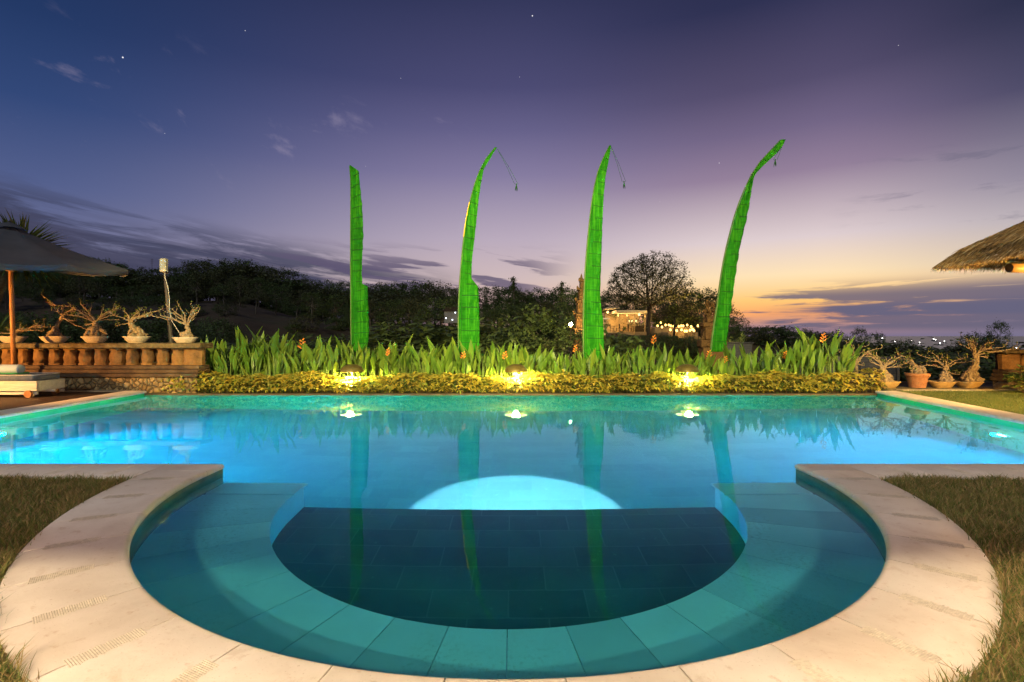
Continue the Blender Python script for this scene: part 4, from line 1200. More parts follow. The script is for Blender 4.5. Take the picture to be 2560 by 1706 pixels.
for k in range(8):
    for s in range(sub):
        for i in range(seg + 1):
            f = i / seg
            p = cp(k, f).lerp(cp(k + 1, f), s / sub)
            p.z -= .07 * f * sin(pi * s / sub)
            vs.append(p)
n_ = 8 * sub; q = seg + 1
fs = [(a * q + i, a * q + i + 1, ((a + 1) % n_) * q + i + 1, ((a + 1) % n_) * q + i) for a in range(n_) for i in range(seg)]
b0 = len(vs)
for a in range(n_): vs.append(Vector(vs[a * q + seg]) + Vector((0, 0, -.115)))
fs += [(a * q + seg, b0 + a, b0 + (a + 1) % n_, ((a + 1) % n_) * q + seg) for a in range(n_)]
mb.add(vs, fs); cn = mb.build('canopy', M_CANV, e, autosmooth=35)
md = cn.modifiers.new('thickness', 'SOLIDIFY'); md.thickness = .004
mb = MB(); mb.off = base
for k in range(8):
    a = [cp(k, .96), cp(k + 1, .96)]
mb.lathe([(.30, -.05), (.14, .05), (.03, .085), (.001, .09)], 16, c=cp(0, 0) + Vector((0, 0, -.03))); mb.build('vent_cap', M_CANV, e)
mb = MB(); mb.off = base; mb.lathe([(.035, 0), (.04, .02), (.02, .05), (.001, .06)], 12, c=cp(0, 0) + Vector((0, 0, .04))); mb.build('finial', M_PM, e)
for k in range(8):
    mb = MB(); mb.off = base
    mb.tube([cp(k, .04, .03), cp(k, .5, .035), cp(k, .99, .03)], .017, 6)
    mb.tube([cp(k, .50, .04), hubc + Vector((.06 * cos(pi / 8 + k * pi / 4), .06 * sin(pi / 8 + k * pi / 4), .02))], .014, 6)
    mb.build('rib', M_TEAK, e)
mb = MB(); mb.off = base; mb.tube([base + Vector((0, 0, -.05)), base.lerp(top, .5), top], [.044, .042, .036], 14); mb.build('pole', M_TEAK, e)
mb = MB(); mb.off = base; mb.lathe([(.05, -.16), (.075, -.15), (.08, -.06), (.11, -.04), (.115, .03), (.06, .05)], 16, c=(hubc.x, Y, zr - .02)); mb.build('hub', M_TEAK, e, autosmooth=50)
mb = MB(); mb.off = base; mb.lathe([(.30, -.02), (.30, .03), (.26, .05), (.07, .06), (.065, .30), (.04, .30)], 24, c=base); mb.build('foot', M_PM, e, autosmooth=40)
tag(e, 'grey canvas parasol on an orange teak pole beside the pool', 'parasol')

# ------------------------------------------------------------------ sun lounger and towel
Y0 = 10.62
e = empty('sun_lounger', (-10.78, Y0, -.025), radians(2))
M_WP = varied('cream painted timber', (.46, .44, .38), (.60, .57, .50), 2, .5, .15, .003, stretch=(.5, 6, 6))
M_MAT = varied('blue grey cushion', (.10, .12, .16), (.15, .17, .21), 20, .9, .2, .004)
M_PIPE = varied('white piping', (.65, .65, .66), (.75, .75, .75), 9, .8, .05)
mb = MB()
mb.box((0, -.31, .235), (1.9, .035, .21), bev=.006); mb.box((0, .34, .235), (1.9, .035, .21), bev=.006)
mb.box((.94, .015, .235), (.04, .612, .21), bev=.006)
for k in range(12): mb.box((-.85 + k * .155, .015, .315), (.11, .61, .02))
mb.build('frame', M_WP, e, autosmooth=40)
mb = MB(); mb.box((.1, -.30, .085), (1.7, .045, .06), bev=.008); mb.box((.1, .33, .085), (1.7, .045, .06), bev=.008); mb.box((1.02, -.10, .125), (.22, .05, .045), bev=.005); mb.build('lower_rail', M_WP, e, autosmooth=40)
for sx in (-.75, .80):
    for sy in (-.25, .28):
        mb = MB(); mb.box((sx, sy, .10), (.06, .05, .16)); mb.build('leg', M_WP, e, smooth=False)
for sy in (-.30, .33):
    mb = MB()
    n = 16
    ring = [(.075 * cos(2 * pi * k / n), .075 * sin(2 * pi * k / n)) for k in range(n)]
    mb.add([(.82 + a, sy - .085 - .0, .075 + b) for a, b in ring] + [(.82 + a, sy - .045, .075 + b) for a, b in ring], [tuple(range(n)), tuple(reversed(range(n, 2 * n)))] + [(k, n + k, n + (k + 1) % n, (k + 1) % n) for k in range(n)])
    mb.build('wheel', M_TEAK, e, autosmooth=40)
mb = MB(); mb.box((-.04, .0, .395), (1.84, .66, .135), bev=.03); mt = mb.build('mattress', M_MAT, e, autosmooth=60)
mb = MB()
for z in (.462,): mb.tube([(-.95, -.325, z), (.865, -.325, z), (.882, -.30, z), (.882, .31, z), (-.95, .325, z)], .007, 6)
mb.build('piping', M_PIPE, mt)
tag(e, 'cream timber sun lounger with a blue grey cushion under the parasol', 'sun lounger')
M_TOW = varied('pale blue towel', (.22, .30, .42), (.32, .40, .52), 40, .95, .5, .004, (.20, .36, .36))
M_TOWG = varied('green towel', (.02, .22, .08), (.04, .32, .13), 40, .95, .4, .004)
t0 = Vector((-10.78 + .06, Y0 - .10, .44)); e = empty('rolled_towel', t0)
mb = MB(); n = 20; vs = []
for i, x in enumerate((-.62, -.60, -.3, 0, .3, .37, .40, .405)):
    q = (.085, .10, .10, .10, .10, .10, .088, .05)[i]
    for k in range(n): vs.append((x, q * cos(2 * pi * k / n), .11 + q * .95 * sin(2 * pi * k / n)))
fs = [(i * n + k, i * n + (k + 1) % n, i * n + n + (k + 1) % n, i * n + n + k) for i in range(7) for k in range(n)] + [tuple(range(n)), tuple(range(7 * n, 8 * n))]
mb.add(vs, fs); mb.build('blue_roll', M_TOW, e)
mb = MB(); mb.box((-.06, 0, .024), (.95, .34, .022), bev=.008); mb.build('green_layer', M_TOWG, e, autosmooth=40)
tag(e, 'pale blue rolled towel on a folded green one, lying on the lounger', 'towel')

# ------------------------------------------------------------------ sword-leaved palm behind the parasol
M_PALM = leafy('sword palm leaves', [(.14, .20, .04), (.20, .24, .05), (.11, .15, .03), (.30, .26, .08)], .5, .25)
M_PTR = varied('grey palm trunk', (.12, .09, .05), (.24, .18, .10), 9, .9, .6, .02, stretch=(1, 1, 5))
def sword_plant(name, label, pts, crown, n, L, W, seed, cat, zmin=-.55, droop=.18):
    r = random.Random(seed); b = Vector(pts[0][0]); e = empty(name, b)
    if len(pts) > 1:
        mb = MB(); mb.off = b; mb.tube([p for p, w in pts], [w for p, w in pts], 12); mb.build('trunk', M_PTR, e)
    mb = MB(); mb.off = b
    for i in range(n):
        z = lerp(zmin, 1, (i + .5) / n); a = i * 2.39996 + r.uniform(-.2, .2); h = sqrt(max(0, 1 - z * z))
        d = Vector((cos(a) * h, sin(a) * h, z))
        mb.leaf(Vector(crown) + d * .06, d, (0, 0, 1) if abs(z) < .95 else (1, 0, 0), L * r.uniform(.8, 1.08), W, droop * r.uniform(.3, 1.6), .5, 5, wmax=.25)
    mb.build('foliage', M_PALM, e)
    tag(e, label, cat)
YP = 12.9
sword_plant('sword_palm', 'sword-leaved palm with a curved trunk rising behind the parasol', [(Vector((-13.9, YP, -.2)), .16), (P(-30, 800, YP), .15), (P(-8, 730, YP), .14), (P(20, 680, YP), .13), (P(42, 640, YP), .11)], P(45, 640, YP), 420, 1.10, .10, 5, 'palm')
sword_plant('yucca_plant', 'small spiky green plant behind the balustrade by the parasol pole', [(P(-12, 870, 12.6), .03)], P(-10, 838, 12.6), 46, .85, .055, 6, 'plant', .0)
# wispy lily between balustrade and heliconias
r = random.Random(8); b = Vector(((462 - CX) * 12.1 / F, 12.1, -.1)); e = empty('wispy_plant', b); mb = MB(); fl = MB(); sp = MB()
for i in range(9):
    a = r.uniform(0, 6.28); d = Vector((cos(a) * .35, sin(a) * .25, 1)); h = r.uniform(.5, .85)
    sp.tube([(0, 0, 0), d * h * .6, d * h], [.008, .006, .003], 4)
    for k in range(4):
        q = d * h * r.uniform(.5, 1); mb.leaf(q, (cos(a + k * 1.6), sin(a + k * 1.6), .7), up_, r.uniform(.12, .2), .025, .2, .2, 3)
    if i % 3 == 0:
        for k in range(4): fl.leaf(d * h, (cos(k * 1.6), sin(k * 1.6), .6), up_, .06, .018, .2, .1, 2)
sp.build('stems', M_HELS, e); mb.build('foliage', M_HEDGE_G, e); fl.build('flowers', M_PIPE, e)
tag(e, 'thin wispy plant with small white flowers between the balustrade and the heliconias', 'plant')
# bright shrub under the thatched roof
M_SHR = leafy('bright shrub leaves', [(.12, .22, .03), (.20, .28, .04), (.26, .28, .05), (.08, .16, .03)], .45, .35, .4)
r = random.Random(18); b = Vector((11.35, 10.9, -.03)); e = empty('leafy_shrub', b); mb = MB(); sp = MB()
for i in range(70):
    a = r.uniform(0, 6.28); q = r.uniform(0, 1) ** .5 * .42; h = .70 * (1 - (q / .5) ** 2 * .6) * r.uniform(.35, 1)
    c = Vector((cos(a) * q, sin(a) * q, h)); sp.tube([(c.x * .3, c.y * .3, 0), c], [.006, .003], 4, cap=False)
    for k in range(6):
        w_ = r.uniform(0, 6.28); mb.leaf(c, (cos(w_), sin(w_) - .3, r.uniform(0, .8)), up_, r.uniform(.09, .17), r.uniform(.05, .085), r.uniform(.2, .6), .25, 3, wmax=.5)
for k in range(5): mb.leaf((-.25 + k * .1, -.42, .06), (-1 + k * .4, -.8, .15), up_, .24, .15, .3, .2, 4, wmax=.5)
sp.build('stems', M_STEM, e); mb.build('foliage', M_SHR, e)
tag(e, 'bright yellow-green shrub with broad leaves beside the stone block', 'shrub')

# ------------------------------------------------------------------ thatched pavilion
m, t, out = newmat('thatch')
tc = t.node('ShaderNodeTexCoord').outputs['Object']
n1 = t.noise(tc, 2.5, 5, .6); n2 = t.noise(tc, 34, 5, .7)
c = t.ramp(t.math('ADD', t.math('MULTIPLY', n1, .5), t.math('MULTIPLY', n2, .5)), [(.3, (.07, .042, .016)), (.5, (.18, .115, .045)), (.7, (.32, .21, .09))])
principled(t, out, c, .9, t.bump(n2, .9, .04), .1); M_THATCH = m
M_STRAW = leafy('straw', [(.40, .25, .09), (.28, .165, .06), (.50, .34, .15), (.14, .08, .03), (.34, .21, .08), (.60, .46, .25)], .85, .2, .1)
M_TBEAM = varied('varnished beam', (.34, .17, .05), (.48, .27, .09), 3, .4, .2, .004, stretch=(.6, 8, 8))
M_TDARK = varied('dark rafter', (.06, .03, .015), (.12, .065, .03), 4, .6, .3, .004)
x0, y1, ze = 8.86, 10.55, 2.68; x1, y0 = 14.6, 4.2; pitch = .60; th = .34
e = empty('thatched_pavilion', (11.7, 7.4, -.03)); ob = Vector(e.location)
mx_, my_ = (x0 + x1) / 2, (y0 + y1) / 2; rr_ = (x1 - x0) / 2
ridge = [(mx_, y1 - rr_, ze + th + rr_ * pitch), (mx_, y0 + rr_, ze + th + rr_ * pitch)]
mb = MB(); mb.off = ob
ins = .32
rt = .10
o_t = [(x0 + ins, y0 + ins, ze + th), (x1 - ins, y0 + ins, ze + th), (x1 - ins, y1 - ins, ze + th), (x0 + ins, y1 - ins, ze + th)]
o_m = [(x0 + .08, y0 + .08, ze + .09), (x1 - .08, y0 + .08, ze + .09), (x1 - .08, y1 - .08, ze + .09), (x0 + .08, y1 - .08, ze + .09)]
o_b = [(x0, y0, ze), (x1, y0, ze), (x1, y1, ze), (x0, y1, ze)]
i_b = [(x0 + .45, y0 + .45, ze + .10), (x1 - .45, y0 + .45, ze + .10), (x1 - .45, y1 - .45, ze + .10), (x0 + .45, y1 - .45, ze + .10)]
rl = [(mx_, y1 - rr_, ze + .10 + rr_ * .50), (mx_, y0 + rr_, ze + .10 + rr_ * .50)]
V = o_t + o_m + o_b + i_b + ridge + rl
Fc = []
for a in range(4):
    b_ = (a + 1) % 4
    Fc += [(a + 4, b_ + 4, b_, a), (a + 8, b_ + 8, b_ + 4, a + 4), (a + 12, b_ + 12, b_ + 8, a + 8)]
Fc += [(0, 1, 17), (1, 2, 16, 17), (2, 3, 16), (3, 0, 17, 16), (13, 12, 19), (14, 13, 19, 18), (15, 14, 18), (12, 15, 18, 19)]
mb.add(V, Fc); roof = mb.build('thatched_roof', M_THATCH, e, smooth=False)
st = MB(); st.off = ob; r = random.Random(77)
def straw(p, d, L, w):
    d = Vector(d).normalized(); s = d.cross(Vector((r.uniform(-1, 1), r.uniform(-1, 1), r.uniform(-1, 1)))).normalized() * w / 2
    p = Vector(p); mid = p + d * L * .55; end = p + d * L + Vector((0, 0, -.08 * L))
    st.add([p - s, p + s, mid + s * .8, mid - s * .8, end], [(0, 1, 2, 3), (3, 2, 4)])
for i in range(15000):                       # slopes you can see: the long side towards the pool and the hip beyond
    u = r.random(); f = r.random() ** 1.3 * .85
    if r.random() < .6:
        y = lerp(y0 + 1.5, y1 - ins, u); x = lerp(x0 + ins, mx_, f)
        if y > y1 - ins - (x - x0 - ins): continue
        n0 = Vector((-1, 0, -pitch)); p = Vector((x, y, ze + th + (x - x0 - ins) * (rr_ * pitch) / (rr_ - ins) + .012))
    else:
        x = lerp(x0 + ins, x1 - ins, u); y = lerp(y1 - ins, y1 - rr_, f)
        if x < x0 + ins + (y1 - ins - y): continue
        n0 = Vector((0, 1, -pitch)); p = Vector((x, y, ze + th + (y1 - ins - y) * (rr_ * pitch) / (rr_ - ins) + .012))
    straw(p, n0 + Vector((r.uniform(-.16, .16), r.uniform(-.16, .16), r.uniform(.0, .10))), r.uniform(.15, .38), r.uniform(.006, .013))
for i in range(16000):                       # shaggy eaves
    v = r.random()
    k = r.random()
    if k < .55: base_, outw, tan_ = (lerp(x0 + ins, x0 + .03, v), r.uniform(6.0, y1), lerp(ze + th, ze + .03, v)), Vector((-1, 0, 0)), Vector((0, 1, 0))
    else: base_, outw, tan_ = (r.uniform(x0, 13), lerp(y1 - ins, y1 - .03, v), lerp(ze + th, ze + .03, v)), Vector((0, 1, 0)), Vector((1, 0, 0))
    if k < .55 and base_[1] > y1 - (base_[0] - x0): continue
    if k >= .55 and base_[0] < x0 + (y1 - base_[1]): continue
    straw(base_, outw * r.uniform(.25, .8) + tan_ * r.uniform(-.35, .35) + Vector((0, 0, -r.uniform(.35, 1.0))), r.uniform(.08, .20), r.uniform(.005, .011))
for i in range(9000):                        # trimmed ends under the eaves
    k = r.random(); q = r.uniform(.02, .42)
    if k < .55: p = (x0 + q, r.uniform(6.0, y1 - q), ze + q * .24); d = Vector((-.55, r.uniform(-.3, .3), -.6))
    else: p = (r.uniform(x0 + q, 13), y1 - q, ze + q * .24); d = Vector((r.uniform(-.3, .3), .55, -.6))
    straw(p, d, r.uniform(.05, .10), r.uniform(.006, .012))
st.build('straw', M_STRAW, roof, smooth=False)
mb = MB(); mb.off = ob
for k in range(9): mb.tube([(x0 + .25, 6 + k * .5, ze + .05), (mx_, 6 + k * .5, ze + .05 + (rr_ - .2) * .42)], .035, 8)
mb.build('rafters', M_TDARK, e)
def bamboo(a, b_, rad, name):
    mb = MB(); mb.off = ob; a = Vector(a); b_ = Vector(b_); n = 26; pts = [a.lerp(b_, i / n) for i in range(n + 1)]
    mb.tube(pts, [rad * (1.05 if i % 5 == 2 else 1) for i in range(n + 1)], 16); return mb.build(name, M_TBEAM, e)
bamboo((9.80, 9.85, 2.585), (14.0, 9.85, 2.585), .092, 'round_beam')
mb = MB(); mb.off = ob; mb.lathe([(.0, 0), (.06, .002), (.088, .0), (.088, -.01)], 16, c=(0, 0, 0)); q = mb
mb = MB(); mb.off = ob
ring = [(9.795, 9.85 + .086 * cos(2 * pi * k / 16), 2.585 + .086 * sin(2 * pi * k / 16)) for k in range(16)]
mb.add(ring, [tuple(range(16))]); mb.build('beam_end', M_TDARK, e, smooth=False)
bamboo((10.15, 9.75, 2.72), (10.15, 4.6, 2.72), .075, 'side_beam')
bamboo((10.0, 9.70, 2.755), (14.0, 9.70, 2.755), .05, 'upper_pole')
for (px_, py_) in ((10.3, 9.72), (13.4, 9.72), (10.3, 5.2), (13.4, 5.2)):
    mb = MB(); mb.off = ob; mb.tube([(px_, py_, -.05), (px_, py_, 2.72)], .075, 14); mb.build('post', M_TBEAM, e)
tag(e, 'thatched pavilion whose shaggy straw roof corner juts in over the lawn', 'pavilion')
c = P(2497, 644, 9.2); d_ = empty('security_camera', c)
M_BLK = varied('black plastic', (.012, .012, .013), (.025, .025, .026), 9, .3, .05)
M_WHT = varied('white plastic', (.6, .58, .52), (.7, .68, .62), 9, .5, .05)
mb = MB(); mb.lathe([(.001, -.055), (.035, -.048), (.052, -.02), (.055, .0), (.05, .012), (.001, .014)], 18); mb.build('dome', M_BLK, d_)
mb = MB(); mb.lathe([(.058, .006), (.062, .014), (.058, .05), (.03, .055), (.001, .055)], 18); mb.tube([(.03, 0, .05), (.09, 0, .06), (.12, .02, .14)], [.028, .026, .022], 10); mb.tube([(.08, 0, .05), (.10, -.01, .0), (.07, -.02, -.03)], .012, 6); mb.build('bracket', M_WHT, d_)
mb = MB(); mb.lathe([(.001, -.06), (.016, -.056), (.018, -.05)], 10); mb.build('lens', M_WHT, d_)
tag(d_, 'small dark camera dome on a white bracket under the thatch', 'camera')
# ------------------------------------------------------------------ carved gate towers
M_GATE = varied('carved orange stone', (.04, .022, .008), (.12, .068, .024), 5, .9, 1.0, .04, (.08, .046, .017))
YG = 19.0
def gate(px0, px1, base_y, top_y, label, tiers, cut, seed):
    """half of a split gate: a straight inner face at one side, stepped tiers with curled wings at the other"""
    r = random.Random(seed); k = YG / F
    cxp = (px0 + px1) / 2; b = P(cxp, base_y, YG); b.z = hill_at(b.x, YG) - .2
    e = empty('gate_tower', b)
    z_of = lambda py: P(cxp, py, YG).z - b.z
    body = MB(); orn = MB()
    xin = (px1 - cxp) * k * cut; full = (px1 - px0) * k
    zt = z_of(top_y)
    z = 0; n = tiers
    zs = [zt * (1 - (1 - i / n) ** 1.25) for i in range(n + 1)]
    for i in range(n):
        w = full * (1 - .80 * (i / n) ** 1.1); h = zs[i + 1] - zs[i]
        cx_ = xin - cut * w / 2
        body.box((cx_, 0, zs[i] + h * .40), (w * .84, .75 * (1 - .6 * i / n), h * .80 + .002), bev=.02)
        body.box((cx_, 0, zs[i] + h * .90), (w * 1.0, .88 * (1 - .6 * i / n), h * .20 - .004), bev=.02)
        for q in range(7):
            u = r.uniform(-.5, .5)
            orn.blob((cx_ + u * w * .9, -.40 * (1 - .6 * i / n), zs[i] + r.uniform(.1, .95) * h), r.uniform(.03, .08) * (1 - .4 * i / n), 6, 4, (1, .6, 1.2), r, .25)
        xo = cx_ - cut * w * .5
        orn.tube([(xo, -.1, zs[i + 1] - .02), (xo - cut * .10 * (1 - i / n), -.1, zs[i + 1] + .03), (xo - cut * .13 * (1 - i / n), -.1, zs[i + 1] + .13 * (1 - .5 * i / n)), (xo - cut * .07 * (1 - i / n), -.1, zs[i + 1] + .18 * (1 - .5 * i / n))], [.06, .05, .035, .012], 6)
    orn.lathe([(.08, 0), (.10, .05), (.05, .10), (.03, .2), (.001, .28)], 8, c=(xin - cut * .10, 0, zt))
    body.build('tower_body', M_GATE, e, autosmooth=40); orn.build('carving', M_GATE, e)
    tag(e, label, 'gate tower', 'carved split gate towers')
    return e
gate(1424, 1460, 905, 702, 'carved stone gate tower stepped to a spire beside the pointed banner', 8, 1, 1)
# the other one: a carved figure like tower with openings and a leafy crown
e = empty('gate_tower', P(1778, 895, YG)); b = Vector(e.location); r = random.Random(2); k = YG / F
body, orn = MB(), MB()
zp = lambda py: (895 - py) * k
for (ya, yb, wl, wr) in ((930, 868, -26, 28), (868, 850, -30, 34), (850, 818, -20, 20), (818, 806, -26, 24), (806, 792, -16, 16)):
    body.box(((wl + wr) / 2 * k, 0, (zp(ya) + zp(yb)) / 2), ((wr - wl) * k, .5, zp(yb) - zp(ya) - .004), bev=.03)
for i in range(150):
    t_ = r.random(); py = lerp(866, 757, t_)
    w = poly(py, [(752, 4), (765, 14), (778, 17), (792, 14), (800, 11), (812, 20), (830, 15), (848, 22), (866, 28)])
    orn.blob((r.uniform(-w, w) * k, r.uniform(-.28, .1), zp(py)), r.uniform(.03, .075), 6, 4, (1, .7, 1.1), r, .3)
for i in range(34):
    a = r.uniform(0, 6.28); py = r.uniform(864, 757); w = poly(py, [(752, 4), (765, 14), (778, 17), (792, 14), (800, 11), (812, 20), (830, 15), (848, 22), (866, 28)])
    s = 1 if r.random() < .5 else -1; c = Vector((s * w * .9 * k, -.1, zp(py)))
    orn.tube([c, c + Vector((s * .05, 0, .06)), c + Vector((s * .07, 0, .13)), c + Vector((s * .02, 0, .17))], [.035, .03, .02, .008], 6)
body.build('tower_body', M_GATE, e, autosmooth=40); orn.build('carving', M_GATE, e)
tag(e, 'ornate carved stone tower with a rounded top beside the most slanted banner', 'gate tower', 'carved split gate towers')

# ------------------------------------------------------------------ trees
M_CROWN = leafy('dark tree leaves', [(.07, .10, .03), (.09, .13, .04), (.11, .16, .05), (.055, .08, .026), (.09, .12, .04)], .5, .25, .25)
M_CROWN2 = leafy('olive tree leaves', [(.08, .088, .034), (.10, .11, .042), (.06, .07, .028), (.12, .12, .05)], .5, .25, .25)
M_TRUNK = varied('grey tree bark', (.06, .05, .04), (.15, .13, .10), 3, .9, .5, .03)
M_DTRUNK = varied('dark tree bark', (.025, .018, .012), (.055, .04, .025), 3, .9, .5, .03)
def tree_mesh(seed, H, R, ch, clumps, per, leaf, form='round', mat=None):
    r = random.Random(seed); T = MB(); C = MB()
    cz = H - ch / 2
    cents = []
    for i in range(clumps):
        z = r.uniform(-1, 1); a = r.uniform(0, 2 * pi); q = sqrt(1 - z * z); f = r.uniform(.30, 1.0) ** .4
        p = Vector((cos(a) * q * f * R, sin(a) * q * f * R, cz + z * f * ch / 2))
        if form == 'flat': p.z = cz + abs(z) * f * ch / 2 - .15 * ch * (q * f) ** 2
        if form == 'cone':
            hh = r.random(); p = Vector((cos(a) * R * (1 - hh) * f, sin(a) * R * (1 - hh) * f, H - ch + hh * ch))
        cents.append(p)
    top = Vector((r.uniform(-.3, .3), r.uniform(-.3, .3), H - ch * .45))
    pts = [Vector((0, 0, -1.2)), Vector((r.uniform(-.15, .15), 0, H * .25)), Vector((r.uniform(-.25, .25), r.uniform(-.2, .2), H * .5)), top]
    w = H * .022
    T.tube(pts, [w * 1.3, w, w * .8, w * .35], 7)
    for p in cents[::3]:
        s = pts[2].lerp(pts[3], r.random()); m_ = s.lerp(p, .5) + Vector((0, 0, -.08 * (p - s).length))
        T.tube([s, m_, p], [w * .4, w * .26, w * .08], 5, cap=False)
    for c in cents:
        cr = r.uniform(.55, 1.15) * R * .235
        for j in range(per):
            o = Vector((r.gauss(0, .5), r.gauss(0, .5), r.gauss(0, .36))) * cr
            d = Vector((r.uniform(-1, 1), r.uniform(-1, 1), r.uniform(-.6, .7)))
            L = leaf * r.uniform(.7, 1.3)
            C.leaf(c + o, d, (r.uniform(-.6, .6), r.uniform(-.6, .6), 1), L, L * .55, .2, .15, 1 if False else 2, wmax=.5)
    return T.mesh('trunk', M_TRUNK), C.mesh('crown', mat or M_CROWN), H
TV = [tree_mesh(1, 9, 4.6, 7.4, 70, 64, .34), tree_mesh(2, 10, 4.2, 8.4, 66, 64, .34), tree_mesh(3, 8, 5.0, 6.4, 70, 60, .34, 'flat'), tree_mesh(4, 9, 4.0, 7.8, 60, 60, .34, 'round', M_CROWN2),
      tree_mesh(5, 11, 4.0, 9.0, 66, 56, .34, 'round'), tree_mesh(6, 8.5, 4.6, 6.8, 60, 56, .34, 'flat', M_CROWN2), tree_mesh(7, 12, 2.8, 9.5, 56, 38, .36, 'cone')]
BV = [tree_mesh(21, 3.0, 2.4, 2.9, 44, 60, .20, 'round', M_CROWN2), tree_mesh(22, 2.4, 2.0, 2.3, 40, 60, .17), tree_mesh(23, 3.4, 1.9, 3.2, 40, 60, .19)]
SKY = [(-250, 640), (60, 640), (180, 640), (225, 634), (330, 668), (420, 668), (450, 655), (500, 652), (545, 645), (585, 638), (635, 646), (660, 656), (700, 672), (745, 676), (780, 694), (830, 702), (858, 694), (900, 712), (960, 703), (1010, 700), (1060, 706), (1100, 702), (1130, 712), (1160, 712), (1200, 716), (1240, 706), (1280, 712), (1310, 728), (1345, 722), (1370, 728), (1410, 714), (1430, 730), (1470, 726), (1500, 742), (1530, 742)]
forest = []
def put_tree(px, Y, top_y, variants, r, kind, maxh=None, sx=1.0, name='tree'):
    x = (px - CX) * Y / F; g = hill_at(x, Y)
    ztop = CAMZ - (top_y - HY) * Y / F
    h = ztop - g
    if maxh: 
        if h > maxh: g = ztop - maxh; h = maxh
    if h < .7: return None
    tm, cm, H = r.choice(variants)
    s = h / H
    e = empty(name, (x, Y, g), r.uniform(0, 6.28)); w = s * r.uniform(.95, 1.2) * sx
    e.scale = (w, w, s)
    link('trunk', tm, e); link('crown', cm, e)
    forest.append((px, Y, kind, e)); return e
r = random.Random(55)
px = -170
while px < 1500:
    put_tree(px, r.uniform(98, 118), poly(px, SKY) + r.uniform(-2, 12), TV[:6], r, 'skyline', 13.5); px += r.uniform(27, 38)
px = -160
while px < 1000:
    put_tree(px, r.uniform(90, 100), poly(px, SKY) + r.uniform(22, 44), BV, r, 'ridge', 6.5, 1.5, 'bush'); px += r.uniform(24, 34)
px = -150
while px < 1480:
    Y = r.uniform(72, 86); put_tree(px, Y, poly(px, SKY) + r.uniform(28, 62), TV[:6], r, 'slope', 11); px += r.uniform(36, 52)
px = 880
while px < 1420:
    Y = r.uniform(50, 60); put_tree(px, Y, poly(px, [(880, 775), (940, 752), (1100, 758), (1250, 765), (1420, 752)]) + r.uniform(-14, 20), TV[:6], r, 'foot', 9); px += r.uniform(38, 54)
px = -140
while px < 480:
    put_tree(px, r.uniform(46, 60), poly(px, SKY) + r.uniform(55, 110), TV[:6], r, 'foot', 9); px += r.uniform(40, 58)
px = -60
while px < 560:
    put_tree(px, r.uniform(26, 40), r.uniform(765, 815), TV[:4], r, 'low', None, .85, 'bush'); px += r.uniform(40, 58)
for px, ty, Y in ((600, 690, 62), (640, 722, 58), (690, 716, 60), (560, 712, 62), (780, 730, 60), (840, 735, 62), (455, 730, 55), (180, 735, 56), (270, 745, 52), (90, 725, 58)):
    put_tree(px, Y, ty, TV[:6], r, 'foot', 8)
for px, ty, Y in ((1283, 697, 92), (1405, 708, 70)): put_tree(px, Y, ty, [TV[6]], r, 'spire', 14, .8)
put_tree(1432, 40, 722, [TV[1]], r, 'gate', 9, .55)
px = 1000
while px < 1410:                                   # bushes at the foot of the slope
    Y = r.uniform(27, 34); put_tree(px, Y, r.uniform(805, 838), BV, r, 'bush', None, 1.5, 'bush'); px += r.uniform(48, 66)
px = 520
while px < 1000:
    Y = r.uniform(25, 31); put_tree(px, Y, r.uniform(848, 868), BV, r, 'bush', None, 1.5, 'bush'); px += r.uniform(75, 110)
for px, ty, Y in ((1372, 792, 22), (1345, 842, 21), (1392, 772, 24), (1410, 862, 19.5), (1426, 822, 15.7)): put_tree(px, Y, ty, BV, r, 'lampbush', None, 1.0, 'bush')  # nearest bush added to keep the garden light out of the water's reflection
# dark planting below the restaurant, the coastal row and the shrubs beyond the ledge
px = 1515
while px < 1700:
    put_tree(px, r.uniform(44, 50), 836 + r.uniform(-3, 6), BV, r, 'rest', None, 1.4, 'bush'); px += r.uniform(26, 36)
px = 1690
while px < 1850:
    put_tree(px, r.uniform(42, 48), 846 + r.uniform(-3, 8), BV, r, 'rest', None, 1.4, 'bush'); px += r.uniform(28, 38)
for px, ty, Y in ((1545, 728, 78), (1580, 735, 80), (1512, 738, 74), (1668, 722, 84), (1715, 726, 76), (1738, 720, 72), (1755, 735, 70), (1640, 745, 88), (1690, 738, 90)): put_tree(px, Y, ty, TV[:6], r, 'grove', 9)
for px, ty, Y in ((1818, 760, 58), (1822, 790, 50), (1835, 815, 52)): put_tree(px, Y, ty, TV[:4], r, 'bannertree', 6)
px = 1632
while px < 1756:
    put_tree(px, r.uniform(70, 75), r.uniform(785, 800), BV, r, 'glow', None, 1.4, 'bush'); px += r.uniform(12, 18)
px = 1838
while px < 2056:
    put_tree(px, r.uniform(62, 74), poly(px, [(1838, 832), (1870, 822), (1900, 818), (1960, 822), (2000, 830), (2056, 834)]) + r.uniform(-3, 5), BV, r, 'coast', None, 1.5, 'bush'); px += r.uniform(17, 25)
for px, ty, Y, v in ((2018, 824, 60, 2), (2088, 830, 52, 2), (2148, 818, 50, 4), (2194, 830, 50, 4), (2497, 802, 48, 4), (2432, 832, 48, 5), (2460, 836, 50, 2), (2260, 850, 47, 2)):
    put_tree(px, Y, ty, [TV[v]], r, 'lone', 5.2, .52)
px = 2060
while px < 2600:
    put_tree(px, r.uniform(33, 42), poly(px, [(2060, 852), (2110, 850), (2180, 862), (2220, 876), (2260, 862), (2330, 868), (2370, 878), (2420, 860), (2480, 862), (2600, 872)]) + r.uniform(5, 14), BV, r, 'beyond', None, 1.5, 'bush'); px += r.uniform(20, 30)
px = 2050
